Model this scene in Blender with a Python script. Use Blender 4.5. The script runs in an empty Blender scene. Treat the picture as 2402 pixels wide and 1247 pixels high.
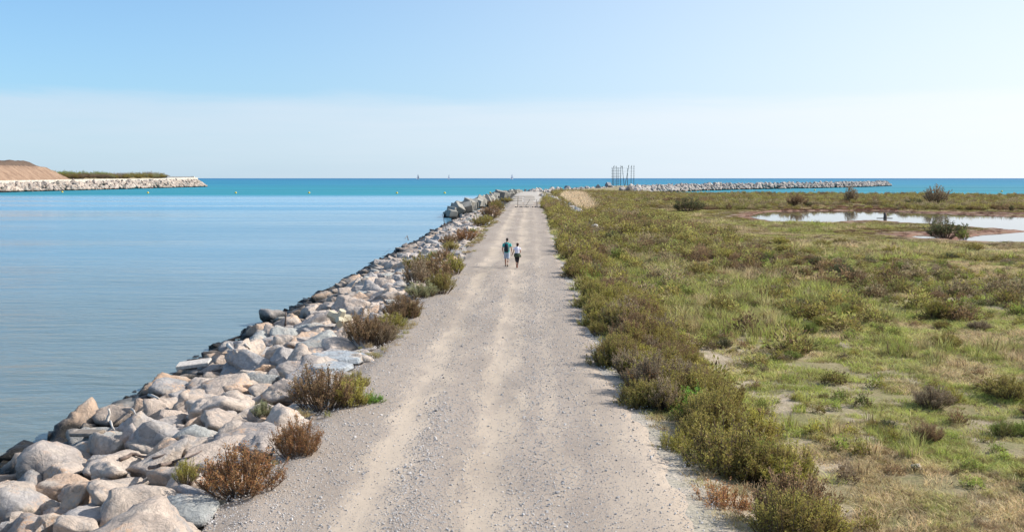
import bpy, bmesh, math, random
import numpy as np
from mathutils import Vector, Matrix, Euler, noise as mnoise
R = math.radians
scene = bpy.context.scene
COL = scene.collection
rng = np.random.default_rng(7)
random.seed(7)

# ------------------------------------------------------------------ camera
H = 5.6                       # eye above the track
cam_d = bpy.data.cameras.new('camera'); cam = bpy.data.objects.new('camera', cam_d); COL.objects.link(cam)
cam.location = (0, 0, H); cam.rotation_euler = (R(90 - 5.03), 0, R(1.08))
cam_d.lens = 35; cam_d.sensor_width = 36; cam_d.clip_start = 0.1; cam_d.clip_end = 120000
scene.camera = cam
CAMM = cam.rotation_euler.to_matrix()
FPX = 35 / 36 * 2402

def at(px, py, z=0.0, dist=None):
    """photo pixel -> place on the level z, or at the forward distance dist"""
    d = CAMM @ Vector(((px - 1201) / FPX, -(py - 623.5) / FPX, -1))
    t = (z - H) / d.z if dist is None else dist / d.y
    return Vector((0, 0, H)) + d * t

# ------------------------------------------------------------------ sky, sun, exposure
SUN_EL, SUN_AZ = R(36), R(80)         # azimuth from +Y towards +X
world = bpy.data.worlds.new("World"); scene.world = world; world.use_nodes = True
wn = world.node_tree; wn.nodes.clear()
def N(nt, typ, **kw):
    n = nt.nodes.new(typ)
    for k, v in kw.items():
        if k == 'ins':
            for kk, vv in v.items(): n.inputs[kk].default_value = vv
        else: setattr(n, k, v)
    return n
def L(nt, a, b): nt.links.new(a, b)
def math_(nt, op, a, b=None, c=None, clamp=False):
    n = nt.nodes.new('ShaderNodeMath'); n.operation = op; n.use_clamp = clamp
    for i, v in enumerate((a, b, c)):
        if v is None: continue
        if isinstance(v, (int, float)): n.inputs[i].default_value = v
        else: nt.links.new(v, n.inputs[i])
    return n.outputs[0]
def maprange(nt, v, a, b, c=0.0, d=1.0, smooth=True):
    n = nt.nodes.new('ShaderNodeMapRange'); n.interpolation_type = 'SMOOTHSTEP' if smooth else 'LINEAR'
    nt.links.new(v, n.inputs[0])
    for i, x in enumerate((a, b, c, d)): n.inputs[i + 1].default_value = x
    return n.outputs[0]
def mixc(nt, f, a, b, blend='MIX'):
    n = nt.nodes.new('ShaderNodeMix'); n.data_type = 'RGBA'; n.blend_type = blend
    for s, v in ((n.inputs[0], f), (n.inputs[6], a), (n.inputs[7], b)):
        if isinstance(v, (int, float)): s.default_value = v
        elif isinstance(v, (tuple, list)): s.default_value = tuple(v) + ((1,) if len(v) == 3 else ())
        else: nt.links.new(v, s)
    return n.outputs[2]
def noise_(nt, vec, scale, detail=4, rough=0.55, dist=0.0, out=0):
    n = nt.nodes.new('ShaderNodeTexNoise'); n.inputs['Scale'].default_value = scale
    n.inputs['Detail'].default_value = detail; n.inputs['Roughness'].default_value = rough
    n.inputs['Distortion'].default_value = dist
    if vec is not None: nt.links.new(vec, n.inputs['Vector'])
    return n.outputs[out]
def mapping(nt, vec, scale=(1, 1, 1), loc=(0, 0, 0)):
    n = nt.nodes.new('ShaderNodeMapping'); n.inputs['Scale'].default_value = scale; n.inputs['Location'].default_value = loc
    nt.links.new(vec, n.inputs['Vector']); return n.outputs[0]

sky = N(wn, 'ShaderNodeTexSky', sky_type='NISHITA', sun_disc=False, sun_elevation=SUN_EL, sun_rotation=SUN_AZ,
        altitude=0, air_density=1.0, dust_density=0.5, ozone_density=1.0)
tc = N(wn, 'ShaderNodeTexCoord')
sep = N(wn, 'ShaderNodeSeparateXYZ'); L(wn, tc.outputs['Generated'], sep.inputs[0])
sdir = Vector((math.sin(SUN_AZ) * math.cos(SUN_EL), math.cos(SUN_AZ) * math.cos(SUN_EL), math.sin(SUN_EL)))
dot = N(wn, 'ShaderNodeVectorMath', operation='DOT_PRODUCT'); dot.inputs[1].default_value = sdir; L(wn, tc.outputs['Generated'], dot.inputs[0])
glow = maprange(wn, dot.outputs['Value'], -0.28, 0.80)       # whiter air towards the sun, all the way round
K = 1 / 0.12                                                 # the veil colours are radiances
haze_c = mixc(wn, glow, (0.38 * K, 0.55 * K, 0.76 * K), (0.88 * K, 0.90 * K, 0.92 * K))
haze_f = math_(wn, 'ADD', maprange(wn, sep.outputs[2], 0.0, 0.30, 0.55, 0.0, False), math_(wn, 'MULTIPLY', glow, 0.55), clamp=True)
clear = mixc(wn, 1.0, sky.outputs[0], (0.60, 0.95, 1.22), 'MULTIPLY')
s1 = mixc(wn, haze_f, clear, haze_c)
# thin veil of high cloud lying over the whole horizon, its upper rim about four degrees up
v = mapping(wn, tc.outputs['Generated'], (2.6, 2.6, 30))
rim = math_(wn, 'ADD', sep.outputs[2], math_(wn, 'MULTIPLY', math_(wn, 'SUBTRACT', noise_(wn, v, 0.9, 6, 0.62, 0.6), 0.5), 0.032))
veil = maprange(wn, rim, 0.086, 0.065)
veil = math_(wn, 'MULTIPLY', veil, maprange(wn, sep.outputs[2], 0.0, 0.05, 0.75, 1.0))
veil2 = math_(wn, 'MULTIPLY', veil, math_(wn, 'ADD', 0.40, math_(wn, 'MULTIPLY', noise_(wn, v, 2.0, 5, 0.6), 0.45)), clamp=True)
veil_c = mixc(wn, glow, (0.57 * K, 0.66 * K, 0.76 * K), (0.88 * K, 0.90 * K, 0.92 * K))
skyc = mixc(wn, veil2, s1, veil_c)
bg = N(wn, 'ShaderNodeBackground', ins={'Strength': 0.108}); L(wn, skyc, bg.inputs[0])
wo = N(wn, 'ShaderNodeOutputWorld'); L(wn, bg.outputs[0], wo.inputs[0])

sun_d = bpy.data.lights.new('sun', 'SUN'); sun = bpy.data.objects.new('sun', sun_d); COL.objects.link(sun)
sun_d.energy = 5.0; sun_d.angle = R(0.53); sun_d.color = (1.0, 0.94, 0.86)
sun.rotation_euler = sdir.to_track_quat('Z', 'Y').to_euler(); sun.location = (60, 10, 60)
scene.view_settings.view_transform = 'Standard'; scene.view_settings.look = 'None'
scene.view_settings.exposure = 0.40; scene.view_settings.gamma = 1.0
scene.cycles.use_denoising = True
scene.cycles.max_bounces = 6; scene.cycles.diffuse_bounces = 3; scene.cycles.transparent_max_bounces = 4

# ------------------------------------------------------------------ helpers
def tag(o, label=None, cat=None, group=None, kind=None):
    if label: o['label'] = label
    if cat: o['category'] = cat
    if group: o['group'] = group
    if kind: o['kind'] = kind
    return o
def obj(name, me, mat=None, parent=None, loc=(0, 0, 0), rot=(0, 0, 0), scale=(1, 1, 1)):
    o = bpy.data.objects.new(name, me); COL.objects.link(o)
    if mat is not None and me is not None and not me.materials: me.materials.append(mat)
    o.location = loc; o.rotation_euler = rot; o.scale = scale
    if parent: o.parent = parent
    return o
def empty(name, loc=(0, 0, 0), rot=(0, 0, 0)):
    o = bpy.data.objects.new(name, None); COL.objects.link(o); o.location = loc; o.rotation_euler = rot
    o.empty_display_size = 0.3
    return o
def mesh_np(name, verts, faces, mat=None, smooth=False, attrs=None):
    """faces: (n,k) int array, k=3 or 4"""
    me = bpy.data.meshes.new(name)
    verts = np.asarray(verts, np.float32); faces = np.asarray(faces, np.int32)
    n, k = faces.shape
    me.vertices.add(len(verts)); me.vertices.foreach_set('co', verts.ravel())
    me.loops.add(n * k); me.loops.foreach_set('vertex_index', faces.ravel())
    me.polygons.add(n); me.polygons.foreach_set('loop_start', np.arange(0, n * k, k, dtype=np.int32))
    me.polygons.foreach_set('use_smooth', np.full(n, smooth))
    me.update(calc_edges=True); me.validate()
    for an, (typ, data) in (attrs or {}).items():
        a = me.attributes.new(an, typ, 'POINT')
        a.data.foreach_set('color' if 'COLOR' in typ else 'value', np.asarray(data, np.float32).ravel())
    if mat: me.materials.append(mat)
    return me
def bm_mesh(name, bm, mat=None, smooth=False):
    me = bpy.data.meshes.new(name); bm.to_mesh(me); bm.free()
    if smooth: me.polygons.foreach_set('use_smooth', np.ones(len(me.polygons), bool))
    if mat: me.materials.append(mat)
    return me
def tube(bm, pts, rads, seg=8, cap=True):
    pts = [Vector(p) for p in pts]
    if isinstance(rads, (int, float)): rads = [rads] * len(pts)
    rings = []
    for i, p in enumerate(pts):
        t = (pts[min(i + 1, len(pts) - 1)] - pts[max(i - 1, 0)]).normalized()
        a = t.cross(Vector((0, 0, 1)) if abs(t.z) < 0.9 else Vector((0, 1, 0))).normalized(); b = t.cross(a)
        r = rads[i]; ra, rb = (r if isinstance(r, tuple) else (r, r))
        rings.append([bm.verts.new(p + a * math.cos(2 * math.pi * k / seg) * ra + b * math.sin(2 * math.pi * k / seg) * rb) for k in range(seg)])
    for i in range(len(rings) - 1):
        for k in range(seg):
            bm.faces.new((rings[i][k], rings[i][(k + 1) % seg], rings[i + 1][(k + 1) % seg], rings[i + 1][k]))
    if cap:
        bm.faces.new(rings[0][::-1]); bm.faces.new(rings[-1])
def box(bm, c, s, rot=None, bevel=0.0):
    m = Matrix.Translation(Vector(c)) @ (rot.to_matrix().to_4x4() if rot else Matrix()) @ Matrix.Diagonal(Vector((*s, 1)))
    r = bmesh.ops.create_cube(bm, size=1, matrix=m)
    if bevel > 0:
        es = list({e for v_ in r['verts'] for e in v_.link_edges})
        bmesh.ops.bevel(bm, geom=es, offset=bevel, segments=1, affect='EDGES')
def ball(bm, c, s, sub=2, rot=None):
    m = Matrix.Translation(Vector(c)) @ (rot.to_matrix().to_4x4() if rot else Matrix()) @ Matrix.Diagonal(Vector((*s, 1)))
    bmesh.ops.create_icosphere(bm, subdivisions=sub, radius=1, matrix=m)

# value noise on arrays
def _h(ix, iy, s):
    n = (ix.astype(np.int64) * 374761393 + iy.astype(np.int64) * 668265263 + s * 1442695041) & 0xffffffff
    n = ((n ^ (n >> 13)) * 1274126177) & 0xffffffff
    return ((n ^ (n >> 16)) & 0xffff) / 65535.0
def vn(x, y, s=0):
    x = np.asarray(x, float); y = np.asarray(y, float)
    ix = np.floor(x); iy = np.floor(y); fx = x - ix; fy = y - iy
    fx = fx * fx * (3 - 2 * fx); fy = fy * fy * (3 - 2 * fy)
    a = _h(ix, iy, s); b = _h(ix + 1, iy, s); c = _h(ix, iy + 1, s); d = _h(ix + 1, iy + 1, s)
    return (a * (1 - fx) + b * fx) * (1 - fy) + (c * (1 - fx) + d * fx) * fy
def fbm(x, y, s=0, o=4):
    t = 0; a = 0.5; tot = 0
    for i in range(o):
        t = t + a * vn(x * 2 ** i, y * 2 ** i, s + i * 17); tot += a; a *= 0.5
    return t / tot
def sst(a, b, x):
    t = np.clip((x - a) / (b - a), 0, 1); return t * t * (3 - 2 * t)
def sdf(x, y, poly):
    """signed distance, positive inside"""
    x = np.asarray(x, float); y = np.asarray(y, float)
    d = np.full(x.shape, 1e9); ins = np.zeros(x.shape, bool); n = len(poly)
    for i in range(n):
        ax, ay = poly[i]; bx, by = poly[(i + 1) % n]
        ex, ey = bx - ax, by - ay
        t = np.clip(((x - ax) * ex + (y - ay) * ey) / (ex * ex + ey * ey), 0, 1)
        d = np.minimum(d, np.hypot(x - ax - t * ex, y - ay - t * ey))
        c = (ay > y) != (by > y)
        with np.errstate(divide='ignore', invalid='ignore'):
            ins ^= c & (x < (bx - ax) * (y - ay) / (by - ay if by != ay else 1e-9) + ax)
    return np.where(ins, d, -d)

# ------------------------------------------------------------------ materials
def newmat(name):
    m = bpy.data.materials.new(name); m.use_nodes = True; nt = m.node_tree; nt.nodes.clear()
    out = nt.nodes.new('ShaderNodeOutputMaterial')
    p = nt.nodes.new('ShaderNodeBsdfPrincipled'); nt.links.new(p.outputs[0], out.inputs[0])
    p.inputs['Roughness'].default_value = 0.85; p.inputs['Specular IOR Level'].default_value = 0.25
    return m, nt, p, out
def bump(nt, p, h, strength=0.5, dist=0.05, prev=None):
    b = nt.nodes.new('ShaderNodeBump'); b.inputs['Strength'].default_value = strength; b.inputs['Distance'].default_value = dist
    nt.links.new(h, b.inputs['Height'])
    if prev is not None: nt.links.new(prev, b.inputs['Normal'])
    if p is not None: nt.links.new(b.outputs[0], p.inputs['Normal'])
    return b.outputs[0]
def plain(name, col, rough=0.7, metal=0.0, var=0.15, scale=8):
    m, nt, p, _ = newmat(name)
    g = nt.nodes.new('ShaderNodeNewGeometry')
    n = noise_(nt, g.outputs['Position'], scale, 4)
    f = maprange(nt, n, 0.3, 0.7, 1 - var, 1 + var)
    L(nt, mixc(nt, 1.0, col, f, 'MULTIPLY'), p.inputs['Base Color'])
    p.inputs['Roughness'].default_value = rough; p.inputs['Metallic'].default_value = metal
    return m

def rock_material(name, src='OBJECT', wet=-1.35):
    m, nt, p, _ = newmat(name)
    g = nt.nodes.new('ShaderNodeNewGeometry'); pos = g.outputs['Position']
    if src == 'OBJECT':
        oi = nt.nodes.new('ShaderNodeObjectInfo'); base = oi.outputs['Color']
    else:
        a = nt.nodes.new('ShaderNodeAttribute'); a.attribute_name = 'col'; base = a.outputs['Color']
    n1 = noise_(nt, pos, 1.7, 6, 0.65, 0.6); n2 = noise_(nt, pos, 9, 8, 0.7); n3 = noise_(nt, pos, 0.9, 3, 0.5)
    c = mixc(nt, maprange(nt, n1, 0.52, 0.68), base, (0.50, 0.43, 0.36))
    c = mixc(nt, math_(nt, 'MULTIPLY', maprange(nt, n1, 0.46, 0.36), 0.8), c, (0.29, 0.275, 0.265))
    ora = math_(nt, 'MULTIPLY', maprange(nt, n3, 0.56, 0.66), maprange(nt, n2, 0.45, 0.6))
    c = mixc(nt, math_(nt, 'MULTIPLY', ora, 0.7), c, (0.56, 0.33, 0.18))
    c = mixc(nt, 1.0, c, maprange(nt, n2, 0.25, 0.75, 0.76, 1.36, False), 'MULTIPLY')
    vor = nt.nodes.new('ShaderNodeTexVoronoi'); vor.feature = 'DISTANCE_TO_EDGE'; vor.inputs['Scale'].default_value = 1.4
    L(nt, mixc(nt, 0.25, pos, noise_(nt, pos, 2.5, 5, 0.6, 0, 1)), vor.inputs['Vector'])
    crack = maprange(nt, vor.outputs['Distance'], 0.0, 0.03, 0.0, 1.0)
    c = mixc(nt, math_(nt, 'MULTIPLY', math_(nt, 'SUBTRACT', 1.0, crack), 0.18), c, (0.12, 0.10, 0.09))
    sep = nt.nodes.new('ShaderNodeSeparateXYZ'); L(nt, pos, sep.inputs[0])
    wz = math_(nt, 'ADD', sep.outputs[2], math_(nt, 'MULTIPLY', noise_(nt, pos, 1.3, 4), -0.5))
    wf = maprange(nt, wz, wet - 0.02, wet - 0.28)
    df = maprange(nt, wz, wet + 0.45, wet - 0.1)
    c = mixc(nt, math_(nt, 'MULTIPLY', df, 0.45), c, (0.19, 0.15, 0.115))
    c = mixc(nt, wf, c, (0.022, 0.020, 0.017))
    L(nt, c, p.inputs['Base Color'])
    L(nt, maprange(nt, wf, 0, 1, 0.9, 0.35), p.inputs['Roughness'])
    b1 = bump(nt, None, noise_(nt, pos, 3.0, 8, 0.70, 0.5), 0.85, 0.20)
    b2 = bump(nt, None, crack, 0.2, 0.03, b1)
    bump(nt, p, noise_(nt, pos, 22, 5, 0.7), 0.6, 0.02, b2)
    return m
ROCKS = 0
M_ROCK = rock_material('boulder_stone'); M_ROCKA = rock_material('rubble_stone', 'ATTR')
M_ROCKF = rock_material('far_boulder_stone', 'OBJECT', -1.2); M_ROCKFA = rock_material('far_rubble_stone', 'ATTR', -1.2)

def concrete_mat(name, col, src=None):
    m, nt, p, _ = newmat(name)
    g = nt.nodes.new('ShaderNodeNewGeometry'); pos = g.outputs['Position']
    n1 = noise_(nt, pos, 0.8, 6, 0.65); n2 = noise_(nt, mapping(nt, pos, (3, 3, 0.5)), 1.5, 4)
    base = col
    if src: oi = nt.nodes.new('ShaderNodeObjectInfo'); base = oi.outputs['Color']
    c = mixc(nt, 1.0, base, maprange(nt, n1, 0.3, 0.7, 0.72, 1.2), 'MULTIPLY')
    c = mixc(nt, maprange(nt, n2, 0.55, 0.75, 0, 0.4), c, (0.20, 0.16, 0.11))
    sep = nt.nodes.new('ShaderNodeSeparateXYZ'); L(nt, pos, sep.inputs[0])
    c = mixc(nt, maprange(nt, math_(nt, 'ADD', sep.outputs[2], math_(nt, 'MULTIPLY', n1, -0.6)), -1.2, -1.6), c, (0.03, 0.028, 0.024))
    L(nt, c, p.inputs['Base Color']); bump(nt, p, noise_(nt, pos, 6, 6, 0.7), 0.4, 0.05)
    return m
M_CONC = concrete_mat('weathered_concrete', (0.36, 0.35, 0.32), 'o')
M_WALL = concrete_mat('pale_concrete', (0.56, 0.52, 0.44)); M_DWALL = concrete_mat('grey_concrete', (0.20, 0.21, 0.22))

def foliage_material(name, src):
    m, nt, p, out = newmat(name)
    if src == 'OBJECT':
        oi = nt.nodes.new('ShaderNodeObjectInfo'); base = oi.outputs['Color']
    else:
        a0 = nt.nodes.new('ShaderNodeAttribute'); a0.attribute_type = 'INSTANCER'; a0.attribute_name = 'col'; base = a0.outputs['Color']
    a = nt.nodes.new('ShaderNodeAttribute'); a.attribute_name = 'tint'
    sep = nt.nodes.new('ShaderNodeSeparateColor'); L(nt, a.outputs['Color'], sep.inputs[0])
    hs = nt.nodes.new('ShaderNodeHueSaturation')
    L(nt, base, hs.inputs['Color'])
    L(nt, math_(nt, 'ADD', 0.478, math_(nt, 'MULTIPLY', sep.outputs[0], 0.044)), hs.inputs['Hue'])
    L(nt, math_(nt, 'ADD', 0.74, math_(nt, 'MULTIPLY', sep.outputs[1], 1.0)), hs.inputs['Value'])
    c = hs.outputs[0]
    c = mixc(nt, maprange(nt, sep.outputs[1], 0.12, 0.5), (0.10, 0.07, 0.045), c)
    gp = nt.nodes.new('ShaderNodeNewGeometry')
    c = mixc(nt, math_(nt, 'MULTIPLY', maprange(nt, noise_(nt, gp.outputs['Position'], 2.4, 3, 0.6), 0.50, 0.64), 0.6), c, (0.24, 0.145, 0.075))
    # dead twigs and yellow tips, each leaf by its own lot
    c = mixc(nt, math_(nt, 'GREATER_THAN', sep.outputs[2], 0.86), c, (0.17, 0.12, 0.075))
    L(nt, c, p.inputs['Base Color']); p.inputs['Roughness'].default_value = 0.7; p.inputs['Specular IOR Level'].default_value = 0.15
    tr = nt.nodes.new('ShaderNodeBsdfTranslucent'); L(nt, c, tr.inputs['Color'])
    mx = nt.nodes.new('ShaderNodeMixShader'); mx.inputs[0].default_value = 0.35
    L(nt, p.outputs[0], mx.inputs[1]); L(nt, tr.outputs[0], mx.inputs[2]); L(nt, mx.outputs[0], out.inputs[0])
    return m
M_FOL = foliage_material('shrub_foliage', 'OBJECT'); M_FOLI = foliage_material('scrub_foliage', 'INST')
M_TWIG = plain('twig_bark', (0.11, 0.08, 0.06), 0.9, 0, 0.3, 30)
M_DRIFT = plain('driftwood_bark', (0.16, 0.12, 0.10), 0.9, 0, 0.35, 12)
M_BLEACH = plain('bleached_wood', (0.55, 0.50, 0.44), 0.8, 0, 0.2, 12)

# ------------------------------------------------------------------ terrain
WATER = -1.8
LAND = [(-14.3, -60), (-14.3, 200), (-13, 300), (-10, 385), (4, 450), (14, 520), (34, 580), (46, 640), (66, 690), (92, 672), (80, 590), (62, 520),
        (50, 455), (62, 415), (82, 395), (121, 378), (177, 360), (400, 300), (800, 200), (800, -60)]
def wpoly(pts, z): return [tuple(at(x, y, z)[:2]) for x, y in pts]
LZ = -1.16
LAG = [wpoly([(1762, 509), (1795, 500), (1850, 496), (1950, 494), (2060, 494), (2140, 499), (2240, 503), (2402, 509), (2560, 514), (2560, 545), (2402, 541), (2340, 536),
              (2250, 528), (2150, 524), (2070, 516), (2010, 517), (1950, 521), (1830, 521)], LZ),
       wpoly([(1845, 489.2), (1950, 488.2), (2050, 488), (2052, 490.5), (1950, 491.2), (1850, 490.8)], LZ),
       wpoly([(2225, 499), (2300, 500), (2420, 503), (2420, 504.6), (2300, 502.2)], LZ),
       wpoly([(2262, 566), (2300, 553), (2350, 549), (2420, 544), (2560, 543), (2560, 576), (2402, 572), (2330, 574)], LZ),
       wpoly([(2165, 556), (2180, 552), (2192, 556), (2180, 562)], LZ)]
LX = np.array([-400, -13.3]);
def lag_sd(x, y):
    w = (fbm(np.asarray(x) * 0.12, np.asarray(y) * 0.05, 91, 3) - 0.5)
    return np.maximum.reduce([sdf(x, y, p) for p in LAG]) + w * 3.0
def plateau(x, y):
    r = sst(2.3, 6.5, x)
    far = sst(70, 150, y) * sst(10, 45, x)
    z = -0.62 * r - 0.38 * far * r
    z = z + 0.9 * sst(24, 10, np.hypot((x - 62) / 1.5, (y - 635) / 3.5)) * 1.0
    z = z + 0.9 * sst(480, 560, y) * sst(0, 1, r)
    # low dune ridge before the beach
    sd = sdf(x, y, LAND)
    z = z + 0.45 * np.exp(-((sd - 14) / 9) ** 2) * sst(60, 90, x)
    return z
def ground_h(x, y, detail=True):
    x = np.asarray(x, float); y = np.asarray(y, float)
    sd = sdf(x, y, LAND)
    z = plateau(x, y)
    if detail:
        z = z + (fbm(x * 0.35, y * 0.35, 3) - 0.5) * 0.32 * sst(2.6, 5, x)
    shore = -3.2 + (z + 3.2) * sst(-7, 6, sd)
    # the armoured river bank
    bx = -5.0 - x
    bank = np.interp(bx, [-1, 0.4, 4.0, 8.3, 13, 30], [0, -0.22, -0.95, -2.15, -4.0, -4.5])
    lf = sst(8, -2, x) * sst(470, 380, y)
    z = np.where(lf > 0.5, np.minimum(z, bank), shore)
    ls = lag_sd(x, y)
    z = np.where(x > 20, z - (0.75 + 0.0 * x) * sst(-2.0, 1.5, ls), z)
    return z
def axis(segs):
    out = [segs[0][0]]
    for a, b, s0, s1 in segs:
        p = a
        while p < b - 1e-6:
            t = (p - a) / (b - a); p += s0 + (s1 - s0) * t; out.append(min(p, b))
    return np.array(out)
gx = axis([(-30, -14, 2, 1), (-14, -5.6, .7, .6), (-5.6, 8, .35, .35), (8, 60, .5, 1.0), (60, 220, 1.0, 2.2), (220, 800, 4, 30)])
gy = axis([(-50, 8, 4, 1), (8, 60, .45, .5), (60, 230, .6, 1.1), (230, 450, 1.3, 3), (450, 760, 4, 8)])
XX, YY = np.meshgrid(gx, gy); ZZ = ground_h(XX, YY)
nx, ny = len(gx), len(gy)
ii = np.arange(nx * ny).reshape(ny, nx)
gf = np.stack([ii[:-1, :-1], ii[:-1, 1:], ii[1:, 1:], ii[1:, :-1]], -1).reshape(-1, 4)
lsd = lag_sd(XX, YY)
red = sst(-7, -1.0, lsd) * (XX > 20)
def ground_material():
    m, nt, p, _ = newmat('sandy_soil')
    g = nt.nodes.new('ShaderNodeNewGeometry'); pos = g.outputs['Position']
    n1 = noise_(nt, pos, 0.22, 6, 0.6, 0.3); n2 = noise_(nt, pos, 2.2, 8, 0.7); n3 = noise_(nt, pos, 0.9, 5, 0.6); n4 = noise_(nt, pos, 14, 5, 0.7)
    c = mixc(nt, maprange(nt, n2, 0.4, 0.62), (0.33, 0.265, 0.18), (0.43, 0.355, 0.26))
    c = mixc(nt, maprange(nt, n1, 0.40, 0.56), c, (0.24, 0.20, 0.10))
    c = mixc(nt, math_(nt, 'MULTIPLY', maprange(nt, n3, 0.5, 0.62), 0.6), c, (0.19, 0.185, 0.07))
    a = nt.nodes.new('ShaderNodeAttribute'); a.attribute_name = 'veg'
    sp = nt.nodes.new('ShaderNodeSeparateColor'); L(nt, a.outputs['Color'], sp.inputs[0])
    c = mixc(nt, math_(nt, 'MULTIPLY', sp.outputs[0], maprange(nt, n3, 0.3, 0.7, 0.5, 1)), c, (0.20, 0.085, 0.06))
    c = mixc(nt, sp.outputs[1], c, (0.44, 0.40, 0.35))
    c = mixc(nt, sp.outputs[2], c, (0.055, 0.05, 0.045))  # near-black under the boulders: shade of the gaps put into the colour
    c = mixc(nt, 1.0, c, maprange(nt, n4, 0.3, 0.7, 0.75, 1.2), 'MULTIPLY')
    L(nt, c, p.inputs['Base Color'])
    b = bump(nt, None, n2, 0.8, 0.10); bump(nt, p, n4, 0.6, 0.02, b)
    return m
pale_ = np.clip(sst(4.5, 1.5, XX) * sst(-5.8, -5, XX) + sst(200, 230, YY) * sst(9, 4, XX) * 0.8 + sst(10, 3, sdf(XX, YY, LAND)) * (XX > 40), 0, 1)
gap_shade = sst(-5.2, -6, XX)  # rubble base of the bank, painted dark as shade between stones
veg = np.stack([red, pale_ * (1 - gap_shade), gap_shade, np.ones_like(red)], -1)
gme = mesh_np('ground', np.stack([XX, YY, ZZ], -1).reshape(-1, 3), gf, ground_material(), True, {'veg': ('FLOAT_COLOR', veg.reshape(-1, 4))})
ground = tag(obj('ground', gme), kind='structure')
def gz(x, y): return float(ground_h(np.array([x]), np.array([y]))[0])

# track: a sheet of gravel with a ragged rim
def path_edges(y):
    l = -5.05 + (fbm(y * 0.11, y * 0 + 3, 5, 3) - 0.5) * 1.3 + (fbm(y * 0.9, y * 0, 6, 3) - 0.5) * 0.5
    r = 2.35 + (fbm(y * 0.09, y * 0 + 9, 15, 3) - 0.5) * 0.9 + (fbm(y * 1.0, y * 0, 16, 3) - 0.5) * 0.5 + sst(34, 16, y) * 0.75
    return l, r
py = axis([(-40, 10, 2, .5), (10, 60, .22, .35), (60, 200, .4, 1.2), (200, 235, 1.2, 2)])
pu = np.concatenate([[0, 0.012, .024, .038, .055], np.linspace(0.075, 0.925, 38), [.945, .962, .976, 0.988, 1]])
PU, PY = np.meshgrid(pu, py); pl, pr = path_edges(py)
PX = pl[:, None] + (pr - pl)[:, None] * PU
rut = np.zeros_like(PX)
wob = (fbm(PY * 0.05, PY * 0, 33, 3) - 0.5) * 0.5
for c_, d_ in ((-2.75, .022), (-0.75, .03), (-2.0, -.02), (0.1, -.012)):
    rut -= d_ * np.exp(-((PX - c_ - wob) / 0.28) ** 2)
PZ = 0.06 + rut + (fbm(PX * 0.8, PY * 0.4, 40) - 0.5) * 0.03 - 0.125 * (1 - sst(0, .085, np.minimum(PU, 1 - PU))) + (fbm(PX * 3, PY * 1.6, 42) - .5) * .05 * (1 - sst(.02, .10, np.minimum(PU, 1 - PU)))
PZ += np.minimum(0, ground_h(PX, PY, False)) * sst(0.9, 1.0, PU)
jj = np.arange(PX.size).reshape(PX.shape)
pf = np.stack([jj[:-1, :-1], jj[:-1, 1:], jj[1:, 1:], jj[1:, :-1]], -1).reshape(-1, 4)
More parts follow.
